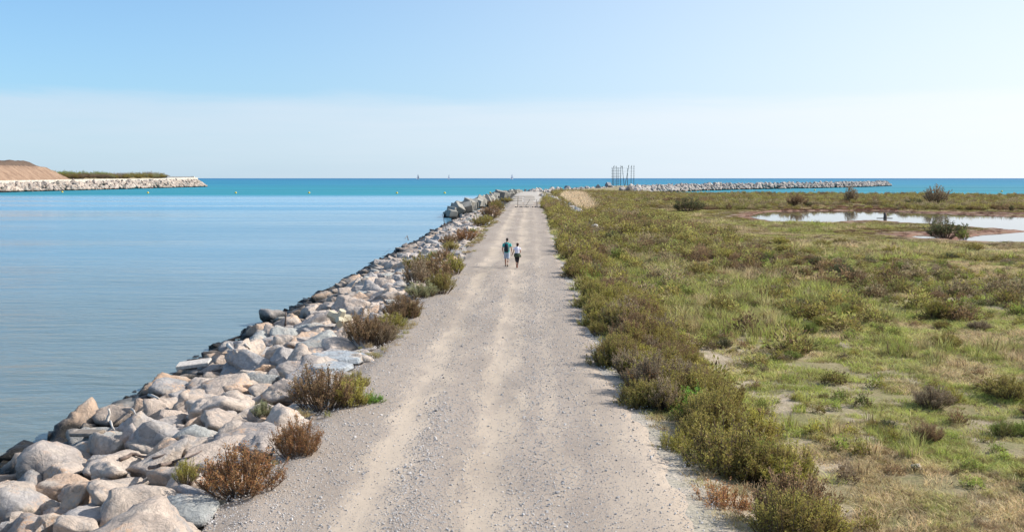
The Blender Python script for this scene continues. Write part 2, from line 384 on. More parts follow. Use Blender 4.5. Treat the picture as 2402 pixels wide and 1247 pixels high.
def path_material():
    m, nt, p, _ = newmat('gravel_track')
    g = nt.nodes.new('ShaderNodeNewGeometry'); pos = g.outputs['Position']
    sp = nt.nodes.new('ShaderNodeSeparateXYZ'); L(nt, pos, sp.inputs[0])
    wobn = noise_(nt, mapping(nt, pos, (0, 0.06, 0)), 1.0, 3)
    wobf = noise_(nt, mapping(nt, pos, (1.5, 0.35, 1)), 1.0, 5, 0.65)
    x = math_(nt, 'ADD', sp.outputs[0], math_(nt, 'ADD', math_(nt, 'MULTIPLY', math_(nt, 'SUBTRACT', wobn, 0.5), 0.9), math_(nt, 'MULTIPLY', math_(nt, 'SUBTRACT', wobf, 0.5), 2.0)))
    def lane(c, w): return maprange(nt, math_(nt, 'ABSOLUTE', math_(nt, 'SUBTRACT', x, c)), w, w * 0.25)
    dust = math_(nt, 'MAXIMUM', lane(-2.75, 0.75), lane(-0.75, 0.85))
    dust = math_(nt, 'MAXIMUM', dust, math_(nt, 'MULTIPLY', lane(0.55, 0.3), 0.5))
    dust = math_(nt, 'MAXIMUM', dust, math_(nt, 'MULTIPLY', math_(nt, 'MULTIPLY', maprange(nt, x, 0.9, 1.9), 0.75), maprange(nt, sp.outputs[1], 42, 22)))
    patch = noise_(nt, mapping(nt, pos, (1.0, 0.35, 1)), 0.9, 6, 0.62)
    dust = math_(nt, 'MULTIPLY', dust, maprange(nt, patch, 0.36, 0.56, 0.35, 1.0))
    dust = math_(nt, 'ADD', dust, maprange(nt, patch, 0.55, 0.72, 0, 0.3), clamp=True)
    fine = noise_(nt, pos, 5, 8, 0.7)
    dirt = mixc(nt, fine, (0.42, 0.345, 0.27), (0.50, 0.415, 0.325))
    soil = mixc(nt, fine, (0.31, 0.256, 0.208), (0.385, 0.318, 0.258))
    # pebbles: each cell its own stone
    vo = nt.nodes.new('ShaderNodeTexVoronoi'); vo.inputs['Scale'].default_value = 38; L(nt, pos, vo.inputs['Vector'])
    vs = nt.nodes.new('ShaderNodeSeparateColor'); L(nt, vo.outputs['Color'], vs.inputs[0])
    vo2 = nt.nodes.new('ShaderNodeTexVoronoi'); vo2.inputs['Scale'].default_value = 17; L(nt, pos, vo2.inputs['Vector'])
    vs2 = nt.nodes.new('ShaderNodeSeparateColor'); L(nt, vo2.outputs['Color'], vs2.inputs[0])
    stone = mixc(nt, vs.outputs[1], (0.22, 0.21, 0.205), (0.44, 0.41, 0.385))
    dens = maprange(nt, dust, 0, 1, 0.50, 0.10, False)
    is1 = math_(nt, 'MULTIPLY', math_(nt, 'LESS_THAN', vs.outputs[0], dens), maprange(nt, vo.outputs['Distance'], 0.55, 0.35))
    stone2 = mixc(nt, vs2.outputs[1], (0.20, 0.195, 0.19), (0.42, 0.395, 0.37))
    is2 = math_(nt, 'MULTIPLY', math_(nt, 'LESS_THAN', vs2.outputs[0], math_(nt, 'MULTIPLY', dens, 0.12)), maprange(nt, vo2.outputs['Distance'], 0.4, 0.3))
    c = mixc(nt, dust, soil, dirt)
    c = mixc(nt, math_(nt, 'MULTIPLY', is1, 0.8), c, stone); c = mixc(nt, math_(nt, 'MULTIPLY', is2, 0.8), c, stone2)
    big = noise_(nt, mapping(nt, pos, (0.5, 0.12, 1)), 1.0, 5, 0.6)
    c = mixc(nt, 1.0, c, maprange(nt, big, 0.3, 0.7, 0.88, 1.10), 'MULTIPLY')
    L(nt, c, p.inputs['Base Color']); p.inputs['Roughness'].default_value = 0.95; p.inputs['Specular IOR Level'].default_value = 0.1
    hh = math_(nt, 'ADD', math_(nt, 'MULTIPLY', is1, math_(nt, 'SUBTRACT', 0.6, vo.outputs['Distance'])), math_(nt, 'MULTIPLY', is2, math_(nt, 'SUBTRACT', 1.0, vo2.outputs['Distance'])))
    b = bump(nt, None, hh, 0.8, 0.03); bump(nt, p, fine, 0.5, 0.03, b)
    return m
path = tag(obj('path', mesh_np('path', np.stack([PX, PY, PZ], -1).reshape(-1, 3), pf, path_material(), True)), kind='structure')
def path_z(x, y): return 0.03

# ------------------------------------------------------------------ water
def water_material():
    m, nt, p, _ = newmat('sea_water')
    g = nt.nodes.new('ShaderNodeNewGeometry'); pos = g.outputs['Position']
    sp = nt.nodes.new('ShaderNodeSeparateXYZ'); L(nt, pos, sp.inputs[0])
    y = math_(nt, 'ADD', sp.outputs[1], math_(nt, 'MULTIPLY', math_(nt, 'SUBTRACT', noise_(nt, mapping(nt, pos, (0.002, 0.012, 1)), 1, 4), 0.5), 60))
    out_sea = maprange(nt, y, 372, 468)                       # river plume meets the sea
    c = mixc(nt, maprange(nt, y, 10, 110), (0.125, 0.145, 0.12), (0.115, 0.24, 0.32))
    c = mixc(nt, maprange(nt, y, 110, 330), c, (0.12, 0.31, 0.45))
    sea = mixc(nt, maprange(nt, y, 500, 1500), (0.03, 0.22, 0.28), (0.03, 0.19, 0.30))
    sea = mixc(nt, maprange(nt, y, 1500, 9000), sea, (0.03, 0.14, 0.27))
    bands = noise_(nt, mapping(nt, pos, (0.0012, 0.012, 1)), 1, 5, 0.6)
    sea = mixc(nt, 1.0, sea, maprange(nt, bands, 0.3, 0.7, 0.85, 1.18), 'MULTIPLY')
    c = mixc(nt, out_sea, c, sea)
    L(nt, c, p.inputs['Base Color'])
    slick = noise_(nt, mapping(nt, pos, (0.004, 0.03, 1)), 1.0, 5, 0.6)
    stripe = maprange(nt, math_(nt, 'ABSOLUTE', math_(nt, 'SUBTRACT', y, 246)), 22, 8)
    rough = math_(nt, 'ADD', maprange(nt, slick, 0.35, 0.65, 0.08, 0.22), math_(nt, 'MULTIPLY', stripe, 0.12))
    L(nt, math_(nt, 'ADD', rough, math_(nt, 'MULTIPLY', out_sea, 0.35)), p.inputs['Roughness'])
    spc = math_(nt, 'SUBTRACT', 0.5, math_(nt, 'MULTIPLY', out_sea, 0.36))
    spc = math_(nt, 'SUBTRACT', spc, math_(nt, 'MULTIPLY', stripe, 0.12))
    L(nt, spc, p.inputs['Specular IOR Level']); p.inputs['IOR'].default_value = 1.33
    w1 = noise_(nt, mapping(nt, pos, (0.35, 1.0, 1)), 0.9, 3, 0.5, 0.4)
    w2 = noise_(nt, mapping(nt, pos, (0.5, 1.3, 1)), 3.5, 4, 0.6, 0.3)
    w3 = noise_(nt, mapping(nt, pos, (0.12, 0.5, 1)), 0.35, 3, 0.5)
    hgt = math_(nt, 'ADD', math_(nt, 'MULTIPLY', w1, 0.15), math_(nt, 'ADD', math_(nt, 'MULTIPLY', w2, 0.04), math_(nt, 'MULTIPLY', w3, 0.22)))
    gust = noise_(nt, mapping(nt, pos, (0.02, 0.07, 1)), 1.0, 4, 0.6)
    bump(nt, p, math_(nt, 'MULTIPLY', hgt, maprange(nt, gust, 0.35, 0.62, 0.7, 1.3)), 1.0, 1.0)
    return m
sx = 60000
bmw = bmesh.new()
xs = [-sx, -2000, -300, 300, 2000, sx]; ys = [-3000, 0, 1000, 5000, 60000]
vv = [[bmw.verts.new((x, y, WATER)) for x in xs] for y in ys]
for a in range(len(ys) - 1):
    for b in range(len(xs) - 1):
        bmw.faces.new((vv[a][b], vv[a][b + 1], vv[a + 1][b + 1], vv[a + 1][b]))
tag(obj('sea', bm_mesh('sea', bmw, water_material())), kind='structure')
def lagoon_mat():
    m, nt, p, _ = newmat('still_water')
    g = nt.nodes.new('ShaderNodeNewGeometry')
    p.inputs['Base Color'].default_value = (0.10, 0.10, 0.08, 1); p.inputs['Roughness'].default_value = 0.02; p.inputs['Specular IOR Level'].default_value = 0.5
    p.inputs['IOR'].default_value = 1.33
    bump(nt, p, noise_(nt, mapping(nt, g.outputs['Position'], (0.5, 1, 1)), 2.0, 3), 0.10, 0.02)
    return m
bml = bmesh.new()
q = [at(1700, 487, LZ), at(2700, 487, LZ), at(2700, 566, LZ), at(1700, 566, LZ)]
q = [Vector((30, 262, LZ)), Vector((170, 262, LZ)), Vector((170, 100, LZ)), Vector((30, 100, LZ))]
bml.faces.new([bml.verts.new((v_.x, v_.y, LZ)) for v_ in q][::-1])
tag(obj('lagoon', bm_mesh('lagoon', bml, lagoon_mat())), kind='structure')

# ------------------------------------------------------------------ boulders
def rock_geo(seed, sub, flat=0.62, facets=13, rough=0.10):
    r_ = np.random.default_rng(seed)
    bm = bmesh.new(); bmesh.ops.create_icosphere(bm, subdivisions=sub, radius=1)
    bm.verts.ensure_lookup_table()
    V = np.array([v_.co for v_ in bm.verts]); F = np.array([[v_.index for v_ in f.verts] for f in bm.faces]); bm.free()
    V /= np.linalg.norm(V, axis=1)[:, None]
    n = r_.normal(size=(facets, 3)); n /= np.linalg.norm(n, axis=1)[:, None]
    d = r_.uniform(0.50, 0.88, facets)
    dots = V @ n.T
    rr = np.where(dots > 0.05, d / np.maximum(dots, 0.05), 9)
    k = 60.0
    rad = -np.log(np.sum(np.exp(-k * np.minimum(rr, 2)), axis=1) + math.exp(-k * 1.25)) / k
    off = Vector(r_.uniform(-50, 50, 3))
    nz = np.array([mnoise.fractal(Vector(v_) * 1.8 + off, 0.65, 2.2, 6 if sub > 3 else 3) for v_ in V])
    nr = np.array([abs(mnoise.noise(Vector(v_) * 3.3 + off)) + 0.6 * abs(mnoise.noise(Vector(v_) * 7.5 + off)) for v_ in V])
    rad = rad * (1 + rough * nz - rough * 0.8 * nr)
    P = V * rad[:, None]
    P *= np.array([1, r_.uniform(.66, .86), r_.uniform(flat - .1, flat + .1)])
    P /= (P[:, 0].max() - P[:, 0].min())      # unit width
    return P, F
ROCK_HI = [mesh_np('boulder', *rock_geo(100 + i, 4, 0.58 + 0.1 * (i % 3), 10 + i % 5, 0.075 + 0.03 * (i % 3)), M_ROCK, True) for i in range(14)]
ROCK_LO = [rock_geo(300 + i, 2, 0.6, 10, 0.12) for i in range(12)]
ROCK_FAR = [mesh_np('rock', *rock_geo(400 + i, 1, 0.7, 8, 0.05), M_ROCKF, False) for i in range(8)]
ROCK_PAL = [(0.49, 0.40, 0.33), (0.52, 0.43, 0.355), (0.42, 0.365, 0.325), (0.56, 0.47, 0.395), (0.53, 0.385, 0.28), (0.39, 0.36, 0.34), (0.36, 0.345, 0.335), (0.45, 0.38, 0.32)]
def rotm(rx, ry, rz): return np.array(Euler((rx, ry, rz)).to_matrix())
def join_rocks(name, items, mat, parent, geos=ROCK_LO):
    Vs, Fs, Cs, o_ = [], [], [], 0
    for i, (p, s, r, c) in enumerate(items):
        P, F = geos[i % len(geos)]
        Q = (P * np.array(s)) @ rotm(*r).T + np.array(p)
        Vs.append(Q); Fs.append(F + o_); o_ += len(Q); Cs.append(np.tile(np.array([*c, 1.0]), (len(Q), 1)))
    me = mesh_np(name, np.concatenate(Vs), np.concatenate(Fs), mat, False, {'col': ('FLOAT_COLOR', np.concatenate(Cs))})
    return tag(obj(name, me, None, parent), kind='stuff')

rev = tag(empty('rock_revetment', (-9, 16, -0.6)), 'long bank of pale limestone boulders between the gravel track and the water', 'rock bank')
rocks = []
y = 9.0; row = 0
bankz = lambda bx: np.interp(bx, [-1, 0.3, 4.0, 8.3, 10.5], [0.0, -0.02, -0.55, -1.72, -2.4])
while y < 196:
    big = 1.04 - 0.08 * min(1, max(0, (y - 20) / 50))
    dx = 1.02 * big; nk = int(8.9 / dx) + 1
    for k in range(nk):
        x = -5.5 - k * dx - (0.5 * dx if row % 2 else 0) + random.uniform(-.3, .3)
        yy = y + random.uniform(-.36, .36)
        s = random.choice([.85, 1.1, 1.3, 1.5, 1.8]) * random.uniform(.88, 1.1) * big
        if x < -13: s *= 0.75
        if x < -13.75: continue
        bx = -5 - x
        el = path_edges(np.array([yy]))[0][0]
        if x + s * 0.42 > el + 0.15: x = el + 0.15 - s * 0.42
        z = float(bankz(bx)) - 0.16 + random.uniform(-.14, .14)
        rocks.append(((x, yy, z), (s, s * random.uniform(.85, 1.15), s * random.uniform(.68, 1.0)),
                      (random.uniform(-.3, .3), random.uniform(-.3, .3) + 0.1, random.uniform(0, 6.28)),
                      ROCK_PAL[random.randrange(len(ROCK_PAL))] if random.random() > .10 else (0.37, 0.375, 0.355)))
    y += 0.92 * big; row += 1
def app(r): return r[1][0] / max(1.0, r[0][1])
vis = [r for r in rocks if r[0][1] > 12.5]
vis.sort(key=lambda r: -app(r)); near, rest = vis[:300], vis[300:] + [r for r in rocks if r[0][1] <= 12.5]
for i, (p, s, r, c) in enumerate(near):
    o = obj('boulder', ROCK_HI[i % 14], None, rev, Vector(p) - rev.location, r, s); o.color = (*c, 1)
# smaller stones wedged in the gaps
fill = []
for i in range(3400):
    yy = 10 + 186 * random.random() ** 1.3; edge = i % 3 == 0
    x = random.gauss(-13.3, .28) if edge else random.uniform(-13.5, -5.5); s = random.uniform(.25, .6) * (1.5 if edge else 1)
    fill.append(((x, yy, float(bankz(-5 - x)) - 0.27 + random.uniform(-.1, .06)), (s, s, s), (random.random() * 3, random.random() * 3, random.random() * 6),
                 ROCK_PAL[random.randrange(8)]))
st = join_rocks('boulder', [((p[0] + 9, p[1] - 16, p[2] + .6), s, r, c) for p, s, r, c in rest + fill], M_ROCKA, rev)

# a few blue-grey quarry slabs lying flat where the bank meets the track
def slab(seed, w, d, h):
    r_ = random.Random(seed); bm = bmesh.new(); n = 8
    pts = [(math.cos(a) * w / 2 * r_.uniform(.8, 1.1), math.sin(a) * d / 2 * r_.uniform(.8, 1.1)) for a in [2 * math.pi * (k + r_.uniform(-.25, .25)) / n for k in range(n)]]
    lo = [bm.verts.new((x, y, 0)) for x, y in pts]; hi = [bm.verts.new((x * .93, y * .93, h + r_.uniform(-.03, .03))) for x, y in pts]
    bm.faces.new(hi); bm.faces.new(lo[::-1])
    for k in range(n): bm.faces.new((lo[k], lo[(k + 1) % n], hi[(k + 1) % n], hi[k]))
    bmesh.ops.bevel(bm, geom=list(bm.edges), offset=0.03, segments=1, affect='EDGES')
    return bm_mesh('slab', bm, M_ROCK)
for i, (px, py_, w, d, h) in enumerate([(800, 838, 1.9, 1.5, .16), (775, 862, 1.6, 1.2, .18), (1030, 607, 1.6, 1.5, .15)]):
    q = at(px, py_, 0.05); o = obj('slab', slab(i, w, d, h), None, rev, Vector((min(q.x, -5.0), q.y, -0.02)) - rev.location, (0.03, 0.02, i)); o.color = (0.37, 0.40, 0.42, 1)

# ------------------------------------------------------------------ concrete blocks past the end of the rocks
blk = tag(empty('block_breakwater', (-12, 230, -1)), 'heap of tilted grey concrete blocks along the water at the far end of the track', 'breakwater')
bmc = bmesh.new(); box(bmc, (0, 0, 0), (1, 1, 1), bevel=0.05); cube_me = bm_mesh('concrete_block', bmc, M_CONC)
ys_ = 188.0; k = 0
while ys_ < 400:
    xs_ = float(np.interp(ys_, [188, 215, 300, 385, 400], [-14.5, -13.6, -12.2, -9.0, -6]))
    for j in range(3):
        s = random.uniform(1.35, 2.0)
        p = Vector((xs_ + j * 1.7 - 1.4 + random.uniform(-.5, .5), ys_ + random.uniform(-1, 1), [-1.5, -0.4, 0.15][j] + random.uniform(-.25, .45)))
        if j == 2 and random.random() < .35: continue
        o = obj('concrete_block', cube_me, None, blk, p - blk.location, (random.uniform(-.7, .7), random.uniform(-.6, .6), random.uniform(0, 1.5)),
                (s, s * random.uniform(.75, 1), s * random.uniform(.8, 1.15)))
        g_ = random.uniform(.85, 1.15); o.color = (0.285 * g_, 0.27 * g_, 0.235 * g_, 1); k += 1
    ys_ += 2.3 if ys_ < 300 else 3.6
for px, py_, s, rz in [(1083, 497, 2.5, .3), (1062, 503, 1.8, 1.1), (1071, 496, 2.0, .7), (1100, 487, 2.6, .1), (1060, 508, 1.5, .5), (1172, 463, 2.6, .3), (1180, 461, 2.2, .8)]:
    q = at(px, py_, -1.2 if py_ > 480 else 0); o = obj('concrete_block', cube_me, None, blk, q + Vector((0, 0, s * .3)) - blk.location, (.15, .2, rz), (s, s, s * .95)); o.color = (.27, .255, .225, 1)

# right-hand breakwater running out to sea
def far_mole(name, label, line, half, ztop, n, parts, sz, pal, seed):
    r_ = random.Random(seed); root = tag(empty(name, (line[0][0], line[0][1], 0)), label, 'breakwater')
    seg = [(Vector(a), Vector(b)) for a, b in zip(line[:-1], line[1:])]; Ls = [(b - a).length for a, b in seg]; T = sum(Ls)
    items = []
    for i in range(n):
        t = T * (i + r_.random()) / n; u = t
        for (a, b), l in zip(seg, Ls):
            if u <= l: break
            u -= l
        d = (b - a).normalized(); nrm = Vector((-d.y, d.x)); w = r_.uniform(-1, 1)
        hw = half * (0.45 + 0.55 * min(1, (T - t) / 6 + .3))
        p = a + d * u + nrm * w * hw
        zt = (ztop(t / T) if callable(ztop) else ztop)
        z = WATER + (zt - WATER) * (1 - abs(w) ** 1.3) + r_.uniform(-.5, .25)
        s = r_.uniform(*sz)
        c = pal[r_.randrange(len(pal))]; g_ = r_.uniform(.8, 1.15)
        items.append(((p.x - line[0][0], p.y - line[0][1], z), (s, s * r_.uniform(.7, 1), s * r_.uniform(.8, 1.3)), (r_.uniform(-1, 1), r_.uniform(-1, 1), r_.uniform(0, 6)), tuple(x * g_ for x in c)))
    items.sort(key=lambda it: -it[1][0] / (it[0][1] + line[0][1]))
    for i, (p, s, r, c) in enumerate(items[:parts]):
        o = obj('rock', ROCK_FAR[i % 8], None, root, p, r, s); o.color = (*c, 1)
    geos = [rock_geo(500 + i, 1, .7, 8, .05) for i in range(8)]
    if items[parts:]: join_rocks('rock', items[parts:], M_ROCKFA, root, geos)
    return root
PALG = [(0.42, 0.39, 0.36), (0.48, 0.44, 0.40), (0.36, 0.34, 0.33), (0.52, 0.47, 0.42)]
far_mole('rock_breakwater', 'low grey rock breakwater reaching out to sea right of the pole sculpture',
         [(44, 452), (58, 508), (95, 590), (131, 652), (168, 697), (215, 757), (277, 849), (341, 965)], 6.0, lambda t: 1.3 + .9 * t, 1800, 300, (1.8, 3.6), [tuple(x * .8 for x in c) for c in PALG], 5)
far_mole('rock_bank', 'band of grey stones on the shore below the pole sculpture',
         [(-2, 430), (14, 500), (36, 575), (60, 600), (92, 610)], 4.5, 0.3, 420, 300, (1.2, 2.6), [tuple(x * .85 for x in c) for c in PALG], 8)

# left-hand breakwater with its wall, mound and bushes
lb = [(-284, 430), (-284, 700), (-285, 815), (-289, 855), (-299, 880)]
far_mole('rock_jetty', 'far rock armoured jetty on the left with pinkish stones', [(x + 1.5, y_) for x, y_ in lb], 7.5, lambda t: 1.9 + 1.7 * t, 1500, 300, (2.3, 4.4), [(0.40, 0.33, 0.27), (0.35, 0.29, 0.25), (0.44, 0.37, 0.31), (0.28, 0.25, 0.22)], 9)
def strip(name, pts, w, z0, mat, parent=None, label=None, cat=None):
    bm = bmesh.new(); rings = []
    for (x, y_, zt) in pts:
        rings.append([bm.verts.new(c) for c in ((x - w, y_, z0), (x, y_, z0), (x, y_, zt), (x - w, y_, zt))])
    for a, b in zip(rings[:-1], rings[1:]):
        for k in range(4): bm.faces.new((a[k], a[(k + 1) % 4], b[(k + 1) % 4], b[k]))
    bm.faces.new(rings[0][::-1]); bm.faces.new(rings[-1])
    bmesh.ops.recalc_face_normals(bm, faces=list(bm.faces))
    o = obj(name, bm_mesh(name, bm, mat), None, parent)
    if label: tag(o, label, cat)
    return o
strip('jetty_wall', [(-289, 430, 3.9), (-289, 600, 4.6), (-289, 650, 5.1), (-289, 780, 5.4), (-289, 800, 5.9), (-289, 862, 6.1)], 3, -2, M_WALL, None,
      'long low cream concrete wall on top of the far left jetty', 'wall')
strip('parapet', [(-293, 800, 7.05), (-293, 862, 7.1)], 1.0, 0, M_DWALL, None, 'dark grey parapet at the seaward end of the left jetty', 'wall')
strip('parapet_post', [(-292.4, 862.2, 7.3), (-292.4, 864, 7.3)], 2.6, 0, M_WALL, None, 'pale end pillar of the dark parapet on the left jetty', 'pillar')
# land behind the jetty: a mound of bare earth and a lower shelf
hx = axis([(-700, -420, 12, 6), (-420, -292.5, 3, 1.5)]); hy = axis([(380, 870, 4, 4)])
HX, HY = np.meshgrid(hx, hy)
e = -292.5 - HX
mound = np.clip(np.minimum(e * .72, (636 - HY + .3 * e) * .6), 0, 8.6 + .8 * fbm(HX * .08, HY * .08, 61)) + 3.0 * sst(13, 18, e) * sst(624, 612, HY) * (0.55 + .9 * fbm(HX * .25, HY * .25, 63))
shelf = sst(2, 14, e) * 3.2 * sst(868, 800, HY) * (0.6 + 0.8 * fbm(HX * .05, HY * .05, 62)) * sst(300, 60, e)
HZ = 3.6 + np.maximum(mound, shelf) + (fbm(HX * .3, HY * .3, 64) - .5) * .8 * sst(0, 5, e) - 7 * sst(0, 1, -(e - 0.5)) - 6 * sst(855, 870, HY)
hi_ = np.arange(HX.size).reshape(HX.shape)
hf = np.stack([hi_[:-1, :-1], hi_[:-1, 1:], hi_[1:, 1:], hi_[1:, :-1]], -1).reshape(-1, 4)
def earth_mat():
    m, nt, p, _ = newmat('bare_earth')
    g = nt.nodes.new('ShaderNodeNewGeometry'); pos = g.outputs['Position']
    sp = nt.nodes.new('ShaderNodeSeparateXYZ'); L(nt, pos, sp.inputs[0])
    n1 = noise_(nt, mapping(nt, pos, (0.2, 0.35, 0.05)), 1, 6, .65); n2 = noise_(nt, pos, .5, 5)
    c = mixc(nt, maprange(nt, n1, .35, .65), (0.235, 0.15, 0.10), (0.35, 0.235, 0.16))
    c = mixc(nt, maprange(nt, sp.outputs[1], 632, 650), c, mixc(nt, maprange(nt, n2, .4, .6), (0.24, 0.18, 0.10), (0.16, 0.15, 0.07)))
    c = mixc(nt, math_(nt, 'MULTIPLY', maprange(nt, math_(nt, 'ADD', sp.outputs[2], math_(nt, 'MULTIPLY', n2, 2)), 13.6, 14.4), 1.0), c, (0.13, 0.09, 0.065))
    L(nt, c, p.inputs['Base Color']); bump(nt, p, n1, 1, 2.2)
    return m
tag(obj('hill', mesh_np('hill', np.stack([HX, HY, HZ], -1).reshape(-1, 3), hf, earth_mat(), True)), kind='structure')

# ------------------------------------------------------------------ plants
def leaves_np(base, tip, width, rnd, t):
    """base, tip (n,3): one slim diamond (two triangles) each"""
    n = len(base); d = tip - base
    side = np.cross(d, rng.normal(size=(n, 3))); side /= (np.linalg.norm(side, axis=1)[:, None] + 1e-9)
    mid = base + d * 0.5
    V = np.stack([base, mid + side * width[:, None] / 2, tip, mid - side * width[:, None] / 2], 1).reshape(-1, 3)
    F = np.arange(n * 4).reshape(n, 4)
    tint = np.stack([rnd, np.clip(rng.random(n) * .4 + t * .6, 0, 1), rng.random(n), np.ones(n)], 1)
    return V, F, np.repeat(tint, 4, axis=0)
def shrub_meshes(seed, stems, subs, leaves, lsz, mat, spread=0.75, upright=0.6, lw=0.3):
    """unit shrub: about 1 wide, 1 high"""
    global rng
    rng = np.random.default_rng(seed)
    B = []; D = []; Ln = []
    th = np.arange(stems) * 2.39996 + rng.normal(0, .25, stems); rr = np.sqrt((np.arange(stems) + rng.random(stems)) / stems)
    lean = rr * spread
    b = np.stack([np.cos(th) * rr * .14, np.sin(th) * rr * .14, np.zeros(stems)], 1)
    end = np.stack([np.cos(th) * rr * .46, np.sin(th) * rr * .46, (1 - .55 * rr ** 2) * rng.uniform(.72, 1.02, stems)], 1)
    end[:, :2] += rng.normal(0, .05, (stems, 2))
    def pos(i, t):  # curve up
        h = end[i] - b[i]
        p = b[i] + np.stack([h[:, 0] * (t ** .8), h[:, 1] * (t ** .8), h[:, 2] * t ** 1.12], 1)
        return p
    si = np.repeat(np.arange(stems), subs); ts = rng.uniform(.3, .9, len(si))
    p0 = pos(si, ts)
    out = end[si] - b[si]; out[:, 2] *= upright; out /= np.linalg.norm(out, axis=1)[:, None]
    dr = out * .45 + rng.normal(0, .24, out.shape) + np.array([0, 0, .75]); dr /= np.linalg.norm(dr, axis=1)[:, None]
    ln = rng.uniform(.15, .33, len(si)) * (1.1 - .4 * ts)
    # leaves on side twigs and on stem tops
    li = np.repeat(np.arange(len(si)), leaves); u = rng.random(len(li))
    lb_ = p0[li] + dr[li] * (ln[li] * u)[:, None] + rng.normal(0, .012, (len(li), 3))
    ld = dr[li] * .9 + rng.normal(0, .42, (len(li), 3)); ld /= np.linalg.norm(ld, axis=1)[:, None]
    sz = lsz * rng.uniform(.6, 1.3, len(li))
    lb_[:, 2] = np.maximum(lb_[:, 2], .01)
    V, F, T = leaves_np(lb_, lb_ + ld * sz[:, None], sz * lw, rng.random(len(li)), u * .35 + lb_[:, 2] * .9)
    fol = mesh_np('foliage', V, F, mat, False, {'tint': ('FLOAT_COLOR', T)})
    bm = bmesh.new()
    for i in range(stems):
        idx = np.array([i]); pts = [pos(idx, np.array([t]))[0] for t in (0, .35, .7, 1)]
        tube(bm, pts, [.009, .007, .005, .002], 3, False)
    for j in range(0, len(si), 2):
        tube(bm, [p0[j], p0[j] + dr[j] * ln[j]], [.003, .001], 3, False)
    return fol, bm_mesh('stems', bm, M_TWIG)
SHR_HI = [shrub_meshes(20 + i, 62, 8, 20, .036, M_FOL, lw=.34) for i in range(5)]
SHR_MD = [shrub_meshes(40 + i, 45, 6, 11, .058, M_FOL, lw=.36) for i in range(5)]

C_RUST = (0.32, 0.17, 0.075); C_BROWN = (0.225, 0.15, 0.08); C_OLIVE = (0.275, 0.235, 0.066); C_GREEN = (0.20, 0.25, 0.055); C_YEL = (0.33, 0.30, 0.07)
C_GREY = (0.26, 0.205, 0.135); C_DARK = (0.085, 0.10, 0.045); C_BRIGHT = (0.15, 0.28, 0.045); C_PALE = (0.30, 0.31, 0.16)
CN = {C_RUST: 'rusty brown', C_BROWN: 'dark brown', C_OLIVE: 'olive green', C_GREEN: 'green', C_YEL: 'yellow green', C_GREY: 'dry greyish', C_DARK: 'blackish green', C_BRIGHT: 'bright green', C_PALE: 'pale green'}
nshrub = 0
def put_shrub(x, y_, w, h, col, label, group=None, z=None, hi=None, name='shrub', cat='shrub', jit=.15):
    global nshrub
    nshrub += 1
    z = gz(x, y_) if z is None else z
    d = y_
    fo, stm = (SHR_HI if (hi if hi is not None else d < 48) else SHR_MD)[nshrub % 5]
    e_ = empty(name, (x, y_, z - .02), (0, 0, random.uniform(0, 6.28)))
    tag(e_, label, cat, group)
    dd = random.uniform(.92, 1.08)
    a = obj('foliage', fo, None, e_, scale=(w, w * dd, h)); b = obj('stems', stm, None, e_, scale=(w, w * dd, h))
    k = random.uniform(1 - jit, 1 + jit); a.color = (col[0] * k, col[1] * k, col[2] * k, 1)
    return e_
def shrub_px(px, py_, wpx, hpx, col, label, group=None, z=0.0, wk=1.25, hk=1.22, **kw):
    q = at(px, py_, z); s = q.y / FPX
    q.y += wpx * s * .33; q.x *= 1.0
    return put_shrub(q.x, q.y, wpx * s * wk, hpx * s * hk, col, label, group, z=max(z - .1, min(z, gz(q.x, q.y))), **kw)
